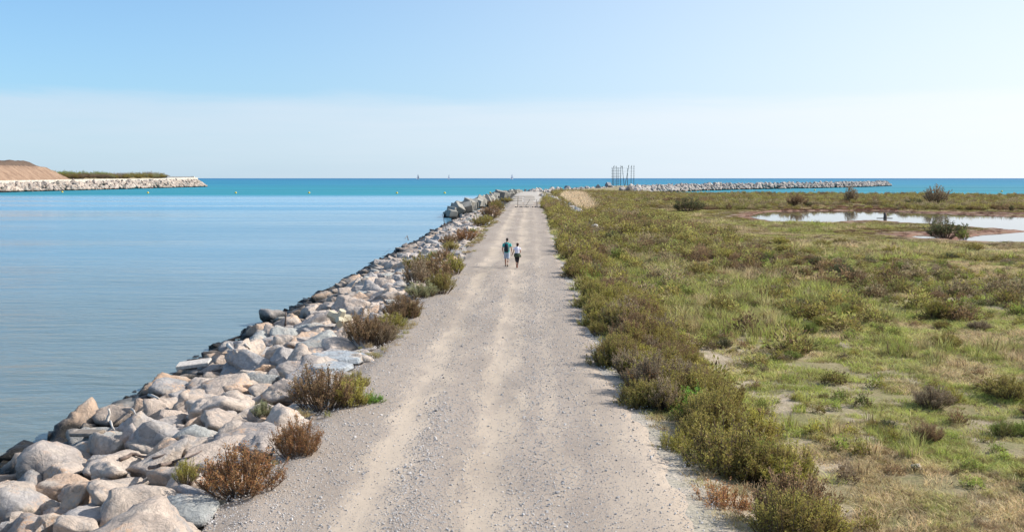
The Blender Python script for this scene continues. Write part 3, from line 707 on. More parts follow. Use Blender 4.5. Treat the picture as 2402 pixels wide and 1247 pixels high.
LEFT = [
 (548, 1172, 180, 118, C_RUST, 'big rusty orange shrub on the rocks beside the near left edge of the track'),
 (430, 1130, 58, 62, C_YEL, 'small yellow green sprig left of the big rusty shrub'),
 (690, 1080, 112, 100, C_RUST, 'rusty brown shrub just behind the nearest big rusty one'),
 (748, 968, 150, 108, C_BROWN, 'large dark brown shrub with green plants at its right foot'),
 (818, 962, 84, 75, C_YEL, 'yellow green flowering plant at the right foot of the large dark brown shrub'),
 (832, 912, 64, 44, C_OLIVE, 'small olive shrub behind the yellow flowering plant on the track edge'),
 (868, 952, 62, 26, C_BRIGHT, 'low bright green plant reaching onto the gravel'),
 (850, 808, 92, 78, C_BROWN, 'brown shrub behind the flat grey slabs at the track edge'),
 (888, 806, 78, 58, C_GREY, 'dry fuzzy shrub leaning onto the gravel behind the flat slabs'),
 (915, 772, 62, 42, C_YEL, 'yellow green bush touching the brown shrub behind the slabs'),
 (940, 752, 88, 60, C_BROWN, 'brown bush ahead of the long shrub clump'),
 (965, 748, 40, 40, C_OLIVE, 'small olive bush on the gravel side of the brown bush'),
 (1030, 694, 66, 56, C_OLIVE, 'olive bush at the near gravel corner of the long clump'),
 (985, 700, 76, 40, C_PALE, 'pale green low bush in the long clump'),
 (975, 672, 66, 62, C_GREY, 'grey twiggy bush on the rock side of the long clump'),
 (1015, 668, 90, 66, C_BROWN, 'brown bush in the middle of the long clump'),
 (1062, 647, 56, 50, C_YEL, 'bright yellow green bush sticking out from the long clump towards the walkers'),
 (985, 640, 76, 44, C_OLIVE, 'olive bush at the back of the long clump'),
 (1040, 612, 44, 30, C_BROWN, 'small dark bush behind the long clump'),
 (1016, 604, 26, 18, C_GREEN, 'tiny green bush among the rocks'),
 (1056, 588, 42, 24, C_OLIVE, 'low olive bush right beside the track level with the walkers'),
 (1052, 574, 40, 26, C_BROWN, 'round brown bush left of the walkers'),
 (1088, 568, 56, 32, C_RUST, 'rusty bush farther up the left edge of the track'),
 (1108, 546, 20, 14, C_GREEN, 'small green bush beyond the rusty one'),
 (1128, 532, 44, 28, C_OLIVE, 'olive bush on the left edge far up the track'),
 (1150, 512, 46, 30, C_BROWN, 'brown bush on the left edge far up the track'),
 (1142, 522, 30, 18, C_YEL, 'yellow green bush on the left edge far up the track'),
 (1165, 494, 36, 24, C_OLIVE, 'olive bush near the concrete blocks'),
 (1160, 484, 28, 16, C_BROWN, 'brown bush at the foot of the concrete blocks'),
 (1188, 474, 28, 12, C_OLIVE, 'low bush by the end of the track on the left'),
 (612, 975, 50, 40, C_PALE, 'tuft of grey green weeds growing between the boulders'),
]
for a in LEFT: shrub_px(*a)
# right-hand edge, the largest ones by hand
RIGHT = [
 (1705, 1262, 150, 110, C_RUST, 'reddish brown shrub at the bottom edge of the photo'),
 (1725, 1170, 215, 165, C_OLIVE, 'largest olive shrub of the right edge, casting a long shadow on the gravel'),
 (1790, 1165, 110, 120, C_GREEN, 'greener half of the largest shrub clump on the right edge'),
 (1588, 1092, 80, 76, C_YEL, 'thin yellow green sprig leaning out from the largest right shrub'),
 (1632, 1022, 150, 95, C_BRIGHT, 'glossy bright green leafy shrub on the right edge'),
 (1690, 1040, 100, 70, C_OLIVE, 'olive shrub behind the glossy bright green one'),
 (1490, 990, 92, 84, C_OLIVE, 'olive shrub standing forward on the gravel before the brown thicket'),
 (1540, 962, 130, 90, C_RUST, 'brown thicket shrub behind the forward olive one'),
 (1600, 960, 110, 80, C_OLIVE, 'olive shrub in the brown thicket on the right'),
 (1660, 965, 84, 82, C_BROWN, 'spiky brown shrub on the field side of the brown thicket'),
 (1428, 890, 82, 92, C_OLIVE, 'tall olive shrub at the gravel edge with a long shadow'),
 (1470, 888, 80, 84, C_BROWN, 'brown shrub right of the tall olive one'),
 (1545, 905, 120, 80, C_OLIVE, 'wide olive shrub in the right border'),
 (1600, 870, 90, 50, C_OLIVE, 'low olive shrub on the field side of the right border'),
 (1396, 790, 68, 56, C_YEL, 'lone yellow green bush on the gravel edge, half way to the walkers'),
 (1372, 742, 58, 48, C_YEL, 'yellow green bush just behind the lone one at the gravel edge'),
 (1470, 800, 90, 90, C_GREY, 'grey dead looking shrub in the right border'),
 (1500, 770, 90, 70, C_BROWN, 'brown shrub behind the grey dead looking one'),
 (1830, 1262, 120, 80, C_GREY, 'grey brown shrub at the bottom edge, right of the olive one'),
 (1860, 1225, 100, 70, C_GREEN, 'green weedy bush near the bottom edge in the field'),
 (1950, 1270, 120, 45, C_BROWN, 'low brown bush at the bottom edge of the field'),
 (1690, 748, 70, 48, C_OLIVE, 'round olive bush standing alone in the green grass'),
 (1370, 742, 0, 0, None, None),
 (2188, 1045, 70, 48, C_BROWN, 'lone dark brown tussock bush in the short grass of the field'),
 (2085, 1008, 46, 26, C_DARK, 'small dark green bush beside the path of bare ground'),
 (2200, 960, 90, 50, C_GREY, 'greyish bush on the right of the field'),
 (1902, 785, 38, 36, C_GREEN, 'small upright green bush in the mid field'),
 (1700, 900, 0, 0, None, None),
 (2200, 750, 52, 48, C_YEL, 'spiky yellow green bush in the mid field'),
 (1980, 658, 60, 40, C_DARK, 'dark green bush in the far mid field'),
 (1650, 655, 60, 36, C_OLIVE, 'olive bush beyond the green grass'),
 (1452, 612, 40, 32, C_GREEN, 'round green bush on the field side of the right border'),
 (1436, 565, 34, 24, C_DARK, 'very dark round bush at the rim of the right border'),
 (1366, 785, 0, 0, None, None),
]
for a in RIGHT:
    if a[4] is None: continue
    shrub_px(*a, z=-0.35 if a[0] < 1620 else -0.6)

# dense border and field shrubs
cand = []
for i in range(1250):
    y_ = 15 + 215 * random.random() ** 0.9
    _, er = path_edges(np.array([y_])); wd = float(np.interp(y_, [14, 30, 60, 120, 230], [2.5, 2.7, 3.0, 4.2, 7]))
    u = random.random(); x = float(er[0]) + .1 + u * wd
    if y_ < 24 and x < 3.6: continue
    if float(vn(x * .5 + 50, y_ * .28, 79)) < .43: continue
    s = random.uniform(.7, 1.35) * float(np.interp(u, [0, .5, 1], [.85, 1.1, .8]))
    cn = float(vn(x * .2, y_ * .2, 77))
    col = random.choice([C_OLIVE, C_OLIVE, C_YEL, C_BROWN, C_GREY, C_OLIVE]) if cn > .45 else random.choice([C_OLIVE, C_OLIVE, C_YEL, C_YEL, C_BROWN])
    cand.append((x, y_, s * 1.15, s * random.uniform(.75, 1.08), col, 0))
for i in range(8200):
    y_ = 16 + 215 * math.sqrt(random.random()); x = random.uniform(4, .53 * y_ + 6)
    f = float(vn(x * .09, y_ * .06, 23)); dn = .15 + .8 * f + .3 * (y_ > 75)
    if y_ < 36: dn *= .32 + .3 * (x > 12)
    if random.random() > dn * .55: continue
    if float(lag_sd(np.array([x]), np.array([y_]))[0]) > -3 and x > 20: continue
    s = random.uniform(.35, 1.05) * (1.3 if y_ > 70 else 1) * random.choice([.7, 1, 1.15])
    col = random.choice([C_OLIVE, C_YEL, C_BROWN, C_GREY, C_GREY, C_GREEN, C_GREEN, C_DARK] if y_ < 80 else [C_OLIVE, C_OLIVE, C_OLIVE, C_YEL, C_YEL, C_BROWN, C_GREY])
    cand.append((x, y_, s * 1.25, s * random.uniform(.45, .75), col, 1))
cand.sort(key=lambda c: -c[2] / c[1])
NIND = 232
def zone_label(c):
    x, y_, w, h, col, zone = c
    r = h / w; size = 'upright' if r > .74 else ('spreading' if r < .52 else ('broad' if w > 1.25 else 'small'))
    if zone == 0:
        er = float(path_edges(np.array([y_]))[1][0]); u = (x - er) / float(np.interp(y_, [14, 30, 60, 120, 230], [2.5, 2.7, 3.0, 4.2, 7]))
        side = ('on the right gravel rim', 'in mid border', 'on border\'s field side')[min(2, int(u * 3))]
        far = next(t for lim, t in ((22, 'nearest the camera'), (28, 'opposite the nearest left shrubs'), (36, 'opposite the flat slabs'), (45, 'opposite the long clump'),
              (56, 'just before the walkers'), (70, 'level with the walkers'), (95, 'beyond the walkers'), (140, 'well beyond the walkers'), (999, 'near the far end of the track')) if y_ < lim)
        return '%s %s shrub %s, %s' % (size, CN[col], side, far)
    u = x / (.5 * y_)
    side = 'by the right border' if u < .33 else ('in mid field' if u < .68 else 'towards the photo\'s right rim')
    far = next(t for lim, t in ((27, 'in the short nearest grass'), (38, 'where the green grass begins'), (52, 'in the green mid grass'), (70, 'level with the walkers'), (999, 'far out towards the lagoon')) if y_ < lim)
    return '%s %s shrub %s, %s' % (size, CN[col], side, far)
from collections import defaultdict
byl = defaultdict(list)
for c in cand[:NIND]: byl[zone_label(c)].append(c)
ORD = {1: [''], 2: ['nearer ', 'farther '], 3: ['nearest ', 'middle ', 'farthest '], 4: ['nearest ', 'second nearest ', 'third nearest ', 'farthest ']}
for lab, cs in byl.items():
    cs.sort(key=lambda c: c[1])
    for i, (x, y_, w, h, col, zone) in enumerate(cs):
        o_ = ORD[len(cs)][i] if len(cs) in ORD else ('nearest ', 'second nearest ', 'third nearest ', 'fourth nearest ', 'fifth nearest ', 'sixth nearest ', 'seventh nearest ', 'eighth nearest ', 'ninth nearest ', 'tenth nearest ', 'eleventh nearest ', 'twelfth nearest ')[min(i, 11)]
        put_shrub(x, y_, w, h, col, o_ + lab, ('shrubs of the dense border along the right of the track', 'shrubs scattered in the field')[zone])
rest_shrubs = cand[NIND:]

# ------------------------------------------------------------------ scattered stuff by geometry nodes
def scatter(name, protos, P, S, RZ, C, I, label=None, tilt=None):
    pc = bpy.data.collections.new(name + '_sources')
    for k, me in enumerate(protos):
        o = bpy.data.objects.new('%s_source_%02d' % (name, k), me); pc.objects.link(o)
    me = bpy.data.meshes.new(name); P = np.asarray(P, np.float32); n = len(P)
    me.vertices.add(n); me.vertices.foreach_set('co', P.ravel())
    a = me.attributes.new('scl', 'FLOAT_VECTOR', 'POINT'); a.data.foreach_set('vector', np.asarray(S, np.float32).ravel())
    rot = np.zeros((n, 3), np.float32); rot[:, 2] = RZ
    if tilt is not None: rot[:, :2] = tilt
    a = me.attributes.new('rotv', 'FLOAT_VECTOR', 'POINT'); a.data.foreach_set('vector', rot.ravel())
    cc = np.ones((n, 4), np.float32); cc[:, :3] = C
    a = me.attributes.new('col', 'FLOAT_COLOR', 'POINT'); a.data.foreach_set('color', cc.ravel())
    a = me.attributes.new('pick', 'INT', 'POINT'); a.data.foreach_set('value', np.asarray(I, np.int32))
    o = obj(name, me); tag(o, kind='stuff')
    if label: o['label'] = label
    ng = bpy.data.node_groups.new(name + '_scatter', 'GeometryNodeTree')
    ng.interface.new_socket('Geometry', in_out='INPUT', socket_type='NodeSocketGeometry')
    ng.interface.new_socket('Geometry', in_out='OUTPUT', socket_type='NodeSocketGeometry')
    gi = ng.nodes.new('NodeGroupInput'); go = ng.nodes.new('NodeGroupOutput')
    ci = ng.nodes.new('GeometryNodeCollectionInfo'); ci.inputs['Collection'].default_value = pc
    ci.inputs['Separate Children'].default_value = True; ci.inputs['Reset Children'].default_value = True
    ip = ng.nodes.new('GeometryNodeInstanceOnPoints'); ip.inputs['Pick Instance'].default_value = True
    def na(nm, t):
        q_ = ng.nodes.new('GeometryNodeInputNamedAttribute'); q_.data_type = t; q_.inputs['Name'].default_value = nm
        return next(s_ for s_ in q_.outputs if s_.enabled and s_.name == 'Attribute')
    ng.links.new(gi.outputs[0], ip.inputs['Points']); ng.links.new(ci.outputs[0], ip.inputs['Instance'])
    ng.links.new(na('pick', 'INT'), ip.inputs['Instance Index'])
    ng.links.new(na('rotv', 'FLOAT_VECTOR'), ip.inputs['Rotation']); ng.links.new(na('scl', 'FLOAT_VECTOR'), ip.inputs['Scale'])
    ng.links.new(ip.outputs[0], go.inputs[0])
    md = o.modifiers.new('scatter', 'NODES'); md.node_group = ng
    return o
def low_shrub(seed, n=520, lsz=.12):
    r_ = np.random.default_rng(seed)
    th = 6.283 * r_.random(n); el = np.arcsin(r_.random(n) ** .8); rad = r_.uniform(.25, .5, n) * (1 + .25 * np.sin(th * 3 + seed))
    b = np.stack([np.cos(th) * np.cos(el) * rad, np.sin(th) * np.cos(el) * rad, np.sin(el) * rad * 1.7 + .02], 1)
    d = b * np.array([1, 1, .6]); d /= np.linalg.norm(d, axis=1)[:, None]; d = d * .7 + r_.normal(0, .4, b.shape) + np.array([0, 0, .6]); d /= np.linalg.norm(d, axis=1)[:, None]
    sz = lsz * r_.uniform(.6, 1.5, n)
    global rng; rng = np.random.default_rng(seed + 5)
    V, F, T = leaves_np(b, b + d * sz[:, None], sz * .33, r_.random(n), np.clip(b[:, 2], 0, 1))
    return mesh_np('scrub', V, F, M_FOLI, False, {'tint': ('FLOAT_COLOR', T)})
def grass_tuft(seed, n=70, r0=.3, h=.3, w=.012, lean=.35):
    r_ = np.random.default_rng(seed)
    th = 6.283 * r_.random(n); rad = np.sqrt(r_.random(n)) * r0
    b = np.stack([np.cos(th) * rad, np.sin(th) * rad, np.full(n, -.02)], 1)
    hh = h * r_.uniform(.45, 1.15, n); ld = r_.normal(0, lean, (n, 2)) + b[:, :2] * .6
    mid = b + np.stack([ld[:, 0] * hh * .35, ld[:, 1] * hh * .35, hh * .6], 1)
    tip = b + np.stack([ld[:, 0] * hh * 1.1, ld[:, 1] * hh * 1.1, hh], 1)
    sd = np.stack([-np.sin(th * 7), np.cos(th * 7), np.zeros(n)], 1) * w * r_.uniform(.6, 1.3, n)[:, None]
    V = np.stack([b - sd, b + sd, mid - sd * .8, mid + sd * .8, tip], 1).reshape(-1, 3)
    k = np.arange(n)[:, None] * 5
    F = np.concatenate([k + np.array([[0, 1, 3]]), k + np.array([[0, 3, 2]]), k + np.array([[2, 3, 4]])], 0)
    t = np.stack([r_.random(n), r_.random(n) * .45 + .5, r_.random(n), np.ones(n)], 1)
    return mesh_np('grass', V, F, M_FOLI, False, {'tint': ('FLOAT_COLOR', np.repeat(t, 5, axis=0))})
def colmix(a, b, f): return np.array(a)[None, :] * (1 - f[:, None]) + np.array(b)[None, :] * f[:, None]

rs = np.random.default_rng(11)
# far scrub
Px, Sx, Cx = [], [], []
for (x, y_, w, h, col, zone) in rest_shrubs:
    Px.append((x, y_)); Sx.append((w, w, h * 1.15)); Cx.append(col)
def area_pts(y0, y1, dens, x0=None, k=.53, m=7):
    n = int((y1 - y0) * ((k * (y0 + y1) / 2) + m) * dens)
    yy = rs.uniform(y0, y1, n * 2); xx = rs.uniform(0, k * y1 + m, n * 2)
    ok = xx < k * yy + m
    return xx[ok][:n], yy[ok][:n]
for y0, y1, dn in ((28, 42, .08), (42, 70, .25), (70, 90, .45), (90, 230, .75), (230, 460, .45)):
    xx, yy = area_pts(y0, y1, dn)
    sd = sdf(xx, yy, LAND); lg = lag_sd(xx, yy); _, er = path_edges(yy)
    bare = fbm(xx * .05, yy * .03, 200, 3)
    ok = (sd > 6) & ((xx > er + 1.2) | (yy > 320)) & ((xx < 20) | (lg < -5)) & ((yy < 320) | (xx > 9)) & (bare < .68)
    xx, yy = xx[ok], yy[ok]; n = len(xx)
    s = rs.uniform(.7, 1.7, n) * (1 + .3 * (y0 > 80)); h = rs.uniform(.38, .8, n) * s
    pal = np.array([C_OLIVE, (.30, .275, .085), C_BROWN, (.27, .26, .08), (.31, .25, .14)]); pi = (fbm(xx * .07, yy * .05, 210, 2) * 9 + rs.uniform(0, 1.5, n)).astype(int) % 5
    Px += list(zip(xx, yy)); Sx += list(zip(s, s, h)); Cx += [tuple(c) for c in pal[pi]]
for y0, y1, dn in ((14, 30, .9), (30, 50, 1.0), (50, 100, .9)):
    xx, yy = area_pts(y0, y1, dn); _, er = path_edges(yy)
    ok = (xx > er + .3) & (rs.random(len(xx)) < .25 + sst(.35, .6, fbm(xx * .2, yy * .15, 230, 3)))
    xx, yy = xx[ok], yy[ok]; n = len(xx)
    s = rs.uniform(.22, .7, n) * (.75 + .5 * sst(25, 60, yy)); Px += list(zip(xx, yy)); Sx += list(zip(s, s, s * rs.uniform(.5, .95, n)))
    pal = np.array([C_OLIVE, C_YEL, (.30, .36, .08), C_GREY, C_BROWN, (.26, .31, .07), (.12, .16, .05), C_YEL]); Cx += [tuple(c) for c in pal[rs.integers(0, 8, n)]]
# marsh edge: low dark and red succulents round the lagoon
xx, yy = area_pts(105, 290, 1.0); ok = (xx > 30); xx, yy = xx[ok], yy[ok]; lg = lag_sd(xx, yy)
ok = (lg < -1.0) & (lg > -18); xx, yy, lg = xx[ok], yy[ok], lg[ok]; n = len(xx)
s = rs.uniform(.6, 1.5, n); Px += list(zip(xx, yy)); Sx += list(zip(s, s, s * rs.uniform(.15, .35, n)))
fr = sst(-7, -2, lg) * rs.uniform(.3, 1, n); Cx += [tuple(c) for c in colmix((0.19, 0.15, 0.10), (0.26, 0.095, 0.07), fr)]
Px = np.array(Px); Sx = np.array(Sx, float)
low = sst(-48, -16, lag_sd(Px[:, 0], Px[:, 1])) * (Px[:, 0] > 20) * (Px[:, 1] < 205)
Sx[:, 2] *= 1 - .8 * low
Cx = np.array(Cx) * (1 - .0 * low[:, None])
Cx = np.array(Cx) * rs.uniform(.6, 1.3, len(Px))[:, None]
Z = ground_h(Px[:, 0], Px[:, 1])
scatter('scrub', [low_shrub(60 + i) for i in range(6)], np.column_stack([Px, Z - .03]), Sx, rs.uniform(0, 6.28, len(Px)), Cx, rs.integers(0, 6, len(Px)))

# grass
tufts = [grass_tuft(80, 110, .42, .16, .010, .7), grass_tuft(81, 110, .45, .20, .011, .8), grass_tuft(82, 90, .32, .38, .010, .35), grass_tuft(83, 90, .3, .46, .009, .4), grass_tuft(84, 60, .28, .7, .010, .3)]
GP, GS, GC, GI = [], [], [], []
for y0, y1, dn in ((13, 28, 24), (28, 45, 13), (45, 75, 5), (75, 130, 2.0), (130, 240, .7), (240, 420, .3)):
    xx, yy = area_pts(y0, y1, dn)
    sd = sdf(xx, yy, LAND); lg = lag_sd(xx, yy); _, er = path_edges(yy)
    cover = fbm(xx * .22, yy * .16, 301, 4)
    fresh = sst(.40, .56, fbm(xx * .16, yy * .11, 310, 4) * .55 + fbm(xx * .9, yy * .6, 311, 3) * .45)
    border = sst(5.0, 1.5, xx - er)
    bare = .38 + .10 * sst(45, 20, yy) * sst(24, 10, xx) + .06 * border
    ok = (sd > 7) & (xx > er + rs.uniform(-.15, .6, len(xx))) & ((xx < 20) | (lg < -10) | (yy > 200)) & ((xx < 20) | (lg < -3)) & (rs.random(len(xx)) < .10 + .9 * sst(bare - .10, bare + .09, cover * .6 + .4 * fbm(xx * 1.3, yy * .9, 330, 3))) & ((yy < 240) | (xx > 12))
    xx, yy, fresh, cover = xx[ok], yy[ok], fresh[ok], cover[ok]; n = len(xx)
    far = max(1.0, ((y0 + y1) / 2 / 50) ** .55)
    tall = sst(.44, .62, fbm(xx * .15 + 40, yy * .1, 320, 3)) * sst(18, 40, yy)
    idx = np.where(rs.random(n) < tall, rs.integers(2, 5, n), rs.integers(0, 2, n))
    s = rs.uniform(.6, 1.25, n) * (.62 + .38 * sst(22, 42, yy))
    c = colmix((0.50, 0.395, 0.23), (0.33, 0.37, 0.09), np.clip(fresh * .85 + rs.normal(0, .26, n), 0, 1))
    c = c * rs.uniform(.6, 1.2, n)[:, None]
    GP.append(np.column_stack([xx, yy, ground_h(xx, yy)])); GS.append(np.column_stack([s * far, s * far, s * np.where(idx < 2, 1, .9)])); GC.append(c); GI.append(idx)
# thin weeds on the verge left of the track and straw stand near the far end
xx = rs.uniform(9, 24, 2600); yy = rs.uniform(175, 330, 2600); q_ = at(1335, 470, 0)
ok = (np.abs(xx - (9.5 + (yy - 180) * .03)) < (1.5 + (yy - 180) * .012) * (.4 + 1.2 * fbm(yy * .06, xx * .2, 351, 3))) & (fbm(xx * .5, yy * .2, 350, 3) > .36); xx, yy = xx[ok], yy[ok]; n = len(xx)
GP.append(np.column_stack([xx, yy, ground_h(xx, yy)])); s = rs.uniform(1.6, 3.0, n); GS.append(np.column_stack([s, s, s * 1.15])); GC.append(np.array([0.72, 0.57, 0.37]) * rs.uniform(.6, 1.15, (n, 1))); GI.append(np.full(n, 4))
yy = 19 + 165 * rs.random(1100) ** 1.2; l_, _ = path_edges(yy); xx = l_ + rs.normal(.1, .3, len(yy))
ok = fbm(yy * .25, xx * .2, 370, 3) > .45; xx, yy = xx[ok], yy[ok]; n = len(xx)
GP.append(np.column_stack([xx, yy, np.full(n, .02)])); s = rs.uniform(.2, .6, n); GS.append(np.column_stack([s, s, s])); GC.append(colmix((.40, .30, .18), (.22, .22, .07), rs.random(n))); GI.append(rs.integers(0, 4, n))
GP = np.concatenate(GP); GS = np.concatenate(GS); GC = np.concatenate(GC); GI = np.concatenate(GI)
scatter('grass', tufts, GP, GS, rs.uniform(0, 6.28, len(GP)), GC, GI)

# loose gravel
pebs = []
M_PEB, nt_, p_, _ = newmat('pebble_stone')
a_ = nt_.nodes.new('ShaderNodeAttribute'); a_.attribute_type = 'INSTANCER'; a_.attribute_name = 'col'; L(nt_, a_.outputs['Color'], p_.inputs['Base Color'])
for i in range(6):
    P_, F_ = rock_geo(700 + i, 1, .6, 7, .05); pebs.append(mesh_np('pebble', P_, F_, M_PEB, False))
n = 170000
yy = 12.5 + 60 * rs.random(n) ** 1.7; xx = rs.uniform(-5.3, 3.6, n); l_, r_e = path_edges(yy)
wob = (fbm(yy * .05, yy * 0, 33, 3) - .5) * .5
dn = .55 + 1.6 * np.exp(-((xx + 2.0 - wob) / .26) ** 2) * sst(27, 21, yy) + .25 * np.exp(-((xx - .3) / .5) ** 2)
dn = dn - .45 * np.exp(-((xx + 2.75 - wob) / .35) ** 2) - .42 * np.exp(-((xx + .75 - wob) / .35) ** 2) - .35 * sst(.9, 1.9, xx) * sst(42, 24, yy)
dn = dn * (.35 + 1.3 * fbm(xx * 1.1, yy * .5, 401, 4))
dn = dn * .8 * sst(72, 40, yy)
ok = (rs.random(n) < dn) & (xx > l_ + .05) & (xx < r_e + .2); xx, yy = xx[ok], yy[ok]; n = len(xx)
s = rs.lognormal(math.log(.021), .42, n) * (1 + (yy - 12) * .008)
rut_ = np.zeros(n)
wob = (fbm(yy * 0.05, yy * 0, 33, 3) - 0.5) * 0.5
for c_, d_ in ((-2.75, .022), (-0.75, .03), (-2.0, -.02), (0.1, -.012)): rut_ -= d_ * np.exp(-((xx - c_ - wob) / 0.28) ** 2)
zz = .06 + rut_ + (fbm(xx * .8, yy * .4, 40) - .5) * .03 + s * .15
g = rs.uniform(.28, .52, n); cc = np.column_stack([g * 1.04, g * .98, g * .93])
scatter('gravel', pebs, np.column_stack([xx, yy, zz]), np.column_stack([s] * 3), rs.uniform(0, 6.28, n), cc, rs.integers(0, 6, n), tilt=rs.uniform(-.6, .6, (n, 2)))
# ---PART2---
# ------------------------------------------------------------------ walkers
def remeshed(o, vox):
    md = o.modifiers.new('skin', 'REMESH'); md.mode = 'VOXEL'; md.voxel_size = vox; md.use_smooth_shade = True
    sm = o.modifiers.new('soft', 'SMOOTH'); sm.factor = .5; sm.iterations = 3
    return o
M_SKIN = plain('walker_skin', (0.36, 0.20, 0.135), .6, 0, .05); M_HAIR = plain('dark_hair', (0.018, 0.012, 0.009), .6); M_HAIRW = plain('brown_hair', (0.045, 0.022, 0.014), .6)  # one skin tone for both walkers, slightly varied at random
M_TEAL = plain('teal_cotton', (0.06, 0.42, 0.40), .9, 0, .12); M_SHORT = plain('pale_blue_denim', (0.40, 0.46, 0.55), .9, 0, .1); M_PACK = plain('black_nylon', (0.012, 0.02, 0.03), .6)
M_WHITE = plain('white_cotton', (0.74, 0.72, 0.82), .9, 0, .05); M_OLIV = plain('olive_jacket_cloth', (0.06, 0.075, 0.05), .9); M_BLACK = plain('black_cotton', (0.012, 0.012, 0.018), .85)
M_SHOE = plain('dark_shoe', (0.03, 0.035, 0.025), .7); M_BOOT = plain('brown_leather', (0.16, 0.05, 0.03), .6); M_PANEL = plain('grey_panel', (0.25, 0.27, 0.28), .6)
def hand(bm, wrist, d, s=1.0, inward=1):
    w = Vector(wrist); d = Vector(d).normalized(); tip = w + d * .085 * s
    tube(bm, [w, w + d * .04 * s, tip], [(.022, .026), (.018, .040), (.014, .038)], 8)
    for i, ln in enumerate((.060, .068, .064, .050)):
        o = Vector((0, (i - 1.5) * .019, 0)); b_ = tip + o - d * .01
        tube(bm, [b_, b_ + d * ln * .5 * s + Vector((-inward * .008, 0, 0)), b_ + d * ln * s + Vector((-inward * .022, 0, 0))], [.0095, .0085, .007], 6)
    b_ = w + d * .03 + Vector((0, .03, 0))
    tube(bm, [b_, b_ + d * .03 + Vector((-inward * .012, .018, 0)), b_ + d * .06 + Vector((-inward * .02, .02, 0))], [.012, .010, .008], 6)
def head(bm, c, s=1.0, look=0):
    c = Vector(c)
    ball(bm, c + Vector((0, -.01, .02)), (.076 * s, .095 * s, .100 * s), 3)
    ball(bm, c + Vector((0, .035, -.05)), (.055 * s, .06 * s, .06 * s), 2)
    ball(bm, c + Vector((0, .098, -.015)), (.012, .02, .022), 2)              # nose
    for k in (-1, 1):
        ball(bm, c + Vector((k * .078 * s, -.005, 0)), (.010, .02, .03), 2)   # ear
        ball(bm, c + Vector((k * .03, .078, .015)), (.014, .012, .009), 2)   # eyelid
    tube(bm, [c + Vector((-.022, .088, -.055)), c + Vector((.022, .088, -.055))], [.008, .008], 6)
def make_man(loc):
    e_ = empty('person', loc, (0, 0, R(-1))); tag(e_, 'man walking away in teal shirt and pale shorts with a black backpack', 'person')
    sh = {-1: (-.19, 0, 1.46), 1: (.19, 0, 1.46)}; el = {-1: (-.27, -.03, 1.12), 1: (.29, .0, 1.14)}; wr = {-1: (-.235, .05, .88), 1: (.315, .06, .91)}
    hip = {-1: (-.09, 0, .92), 1: (.09, 0, .92)}; kn = {-1: (-.095, .13, .50), 1: (.075, -.02, .49)}; an = {-1: (-.085, .17, .09), 1: (.05, -.20, .14)}
    bm = bmesh.new()
    tube(bm, [(0, 0, .86), (0, 0, .98), (0, 0, 1.12), (0, -.01, 1.3), (0, -.015, 1.42), (0, -.01, 1.50)], [(.155, .10), (.165, .105), (.145, .10), (.175, .115), (.18, .105), (.10, .07)], 16)
    tube(bm, [(0, -.01, 1.46), (.01, 0, 1.56), (.015, .01, 1.63)], [(.07, .065), (.055, .058), (.055, .058)], 10)
    head(bm, (.02, .01, 1.685))
    for k in (-1, 1):
        tube(bm, [sh[k], Vector(sh[k]).lerp(Vector(el[k]), .5), el[k], Vector(el[k]).lerp(Vector(wr[k]), .4), wr[k]], [.055, .046, .038, .038, .025], 10)
        hand(bm, wr[k], Vector(wr[k]) - Vector(el[k]) + Vector((0, .03, 0)), 1, k)
        tube(bm, [hip[k], Vector(hip[k]).lerp(Vector(kn[k]), .5), kn[k], Vector(kn[k]).lerp(Vector(an[k]), .35) + Vector((0, -.02, 0)), an[k]], [.088, .072, .055, .056, .036], 12)
        a = Vector(an[k]); tube(bm, [a, a + Vector((0, -.01, -.05)), a + Vector((0, .10, -.07 if k < 0 else -.10))], [.036, .036, .03], 8)
    remeshed(obj('body', bm_mesh('body', bm, M_SKIN), None, e_), .0085)
    bm = bmesh.new(); ball(bm, (.02, -.015, 1.715), (.083, .098, .098), 3); ball(bm, (.02, -.05, 1.66), (.066, .05, .055), 2); remeshed(obj('hair', bm_mesh('hair', bm, M_HAIR), None, e_), .01)
    bm = bmesh.new()
    tube(bm, [(0, 0, .86), (0, 0, .95), (0, -.005, 1.12), (0, -.01, 1.3), (0, -.015, 1.43), (0, -.01, 1.525)], [(.18, .125), (.18, .125), (.165, .12), (.19, .13), (.195, .118), (.085, .075)], 18)
    for k in (-1, 1): tube(bm, [sh[k], Vector(sh[k]).lerp(Vector(el[k]), .35), Vector(sh[k]).lerp(Vector(el[k]), .62)], [.072, .07, .068], 12)
    remeshed(obj('shirt', bm_mesh('shirt', bm, M_TEAL), None, e_), .012)
    bm = bmesh.new(); tube(bm, [(0, 0, .94), (0, 0, .86), (0, 0, .80)], [(.172, .12), (.178, .125), (.17, .12)], 16)
    for k in (-1, 1): tube(bm, [hip[k], Vector(hip[k]).lerp(Vector(kn[k]), .5), Vector(kn[k]) + Vector((0, 0, .01))], [.105, .098, .088], 12)
    remeshed(obj('shorts', bm_mesh('shorts', bm, M_SHORT), None, e_), .012)
    for k in (-1, 1):
        a = Vector(an[k]); bm = bmesh.new(); lift = -.03 if k < 0 else -.03
        pz = -.06 if k < 0 else -.09
        tube(bm, [a + Vector((0, -.075, pz * .9)), a + Vector((0, -.02, pz * .75)), a + Vector((0, .09, pz)), a + Vector((0, .19, pz - .01 if k < 0 else pz - .03))], [(.034, .03), (.042, .05), (.046, .036), (.03, .022)], 10)
        remeshed(obj('shoe', bm_mesh('shoe', bm, M_SHOE), None, e_), .009)
    p_ = empty('backpack', Vector(loc) + Vector((-.02, -.18, 1.2))); tag(p_, 'black backpack on the back of the man in the teal shirt', 'backpack')
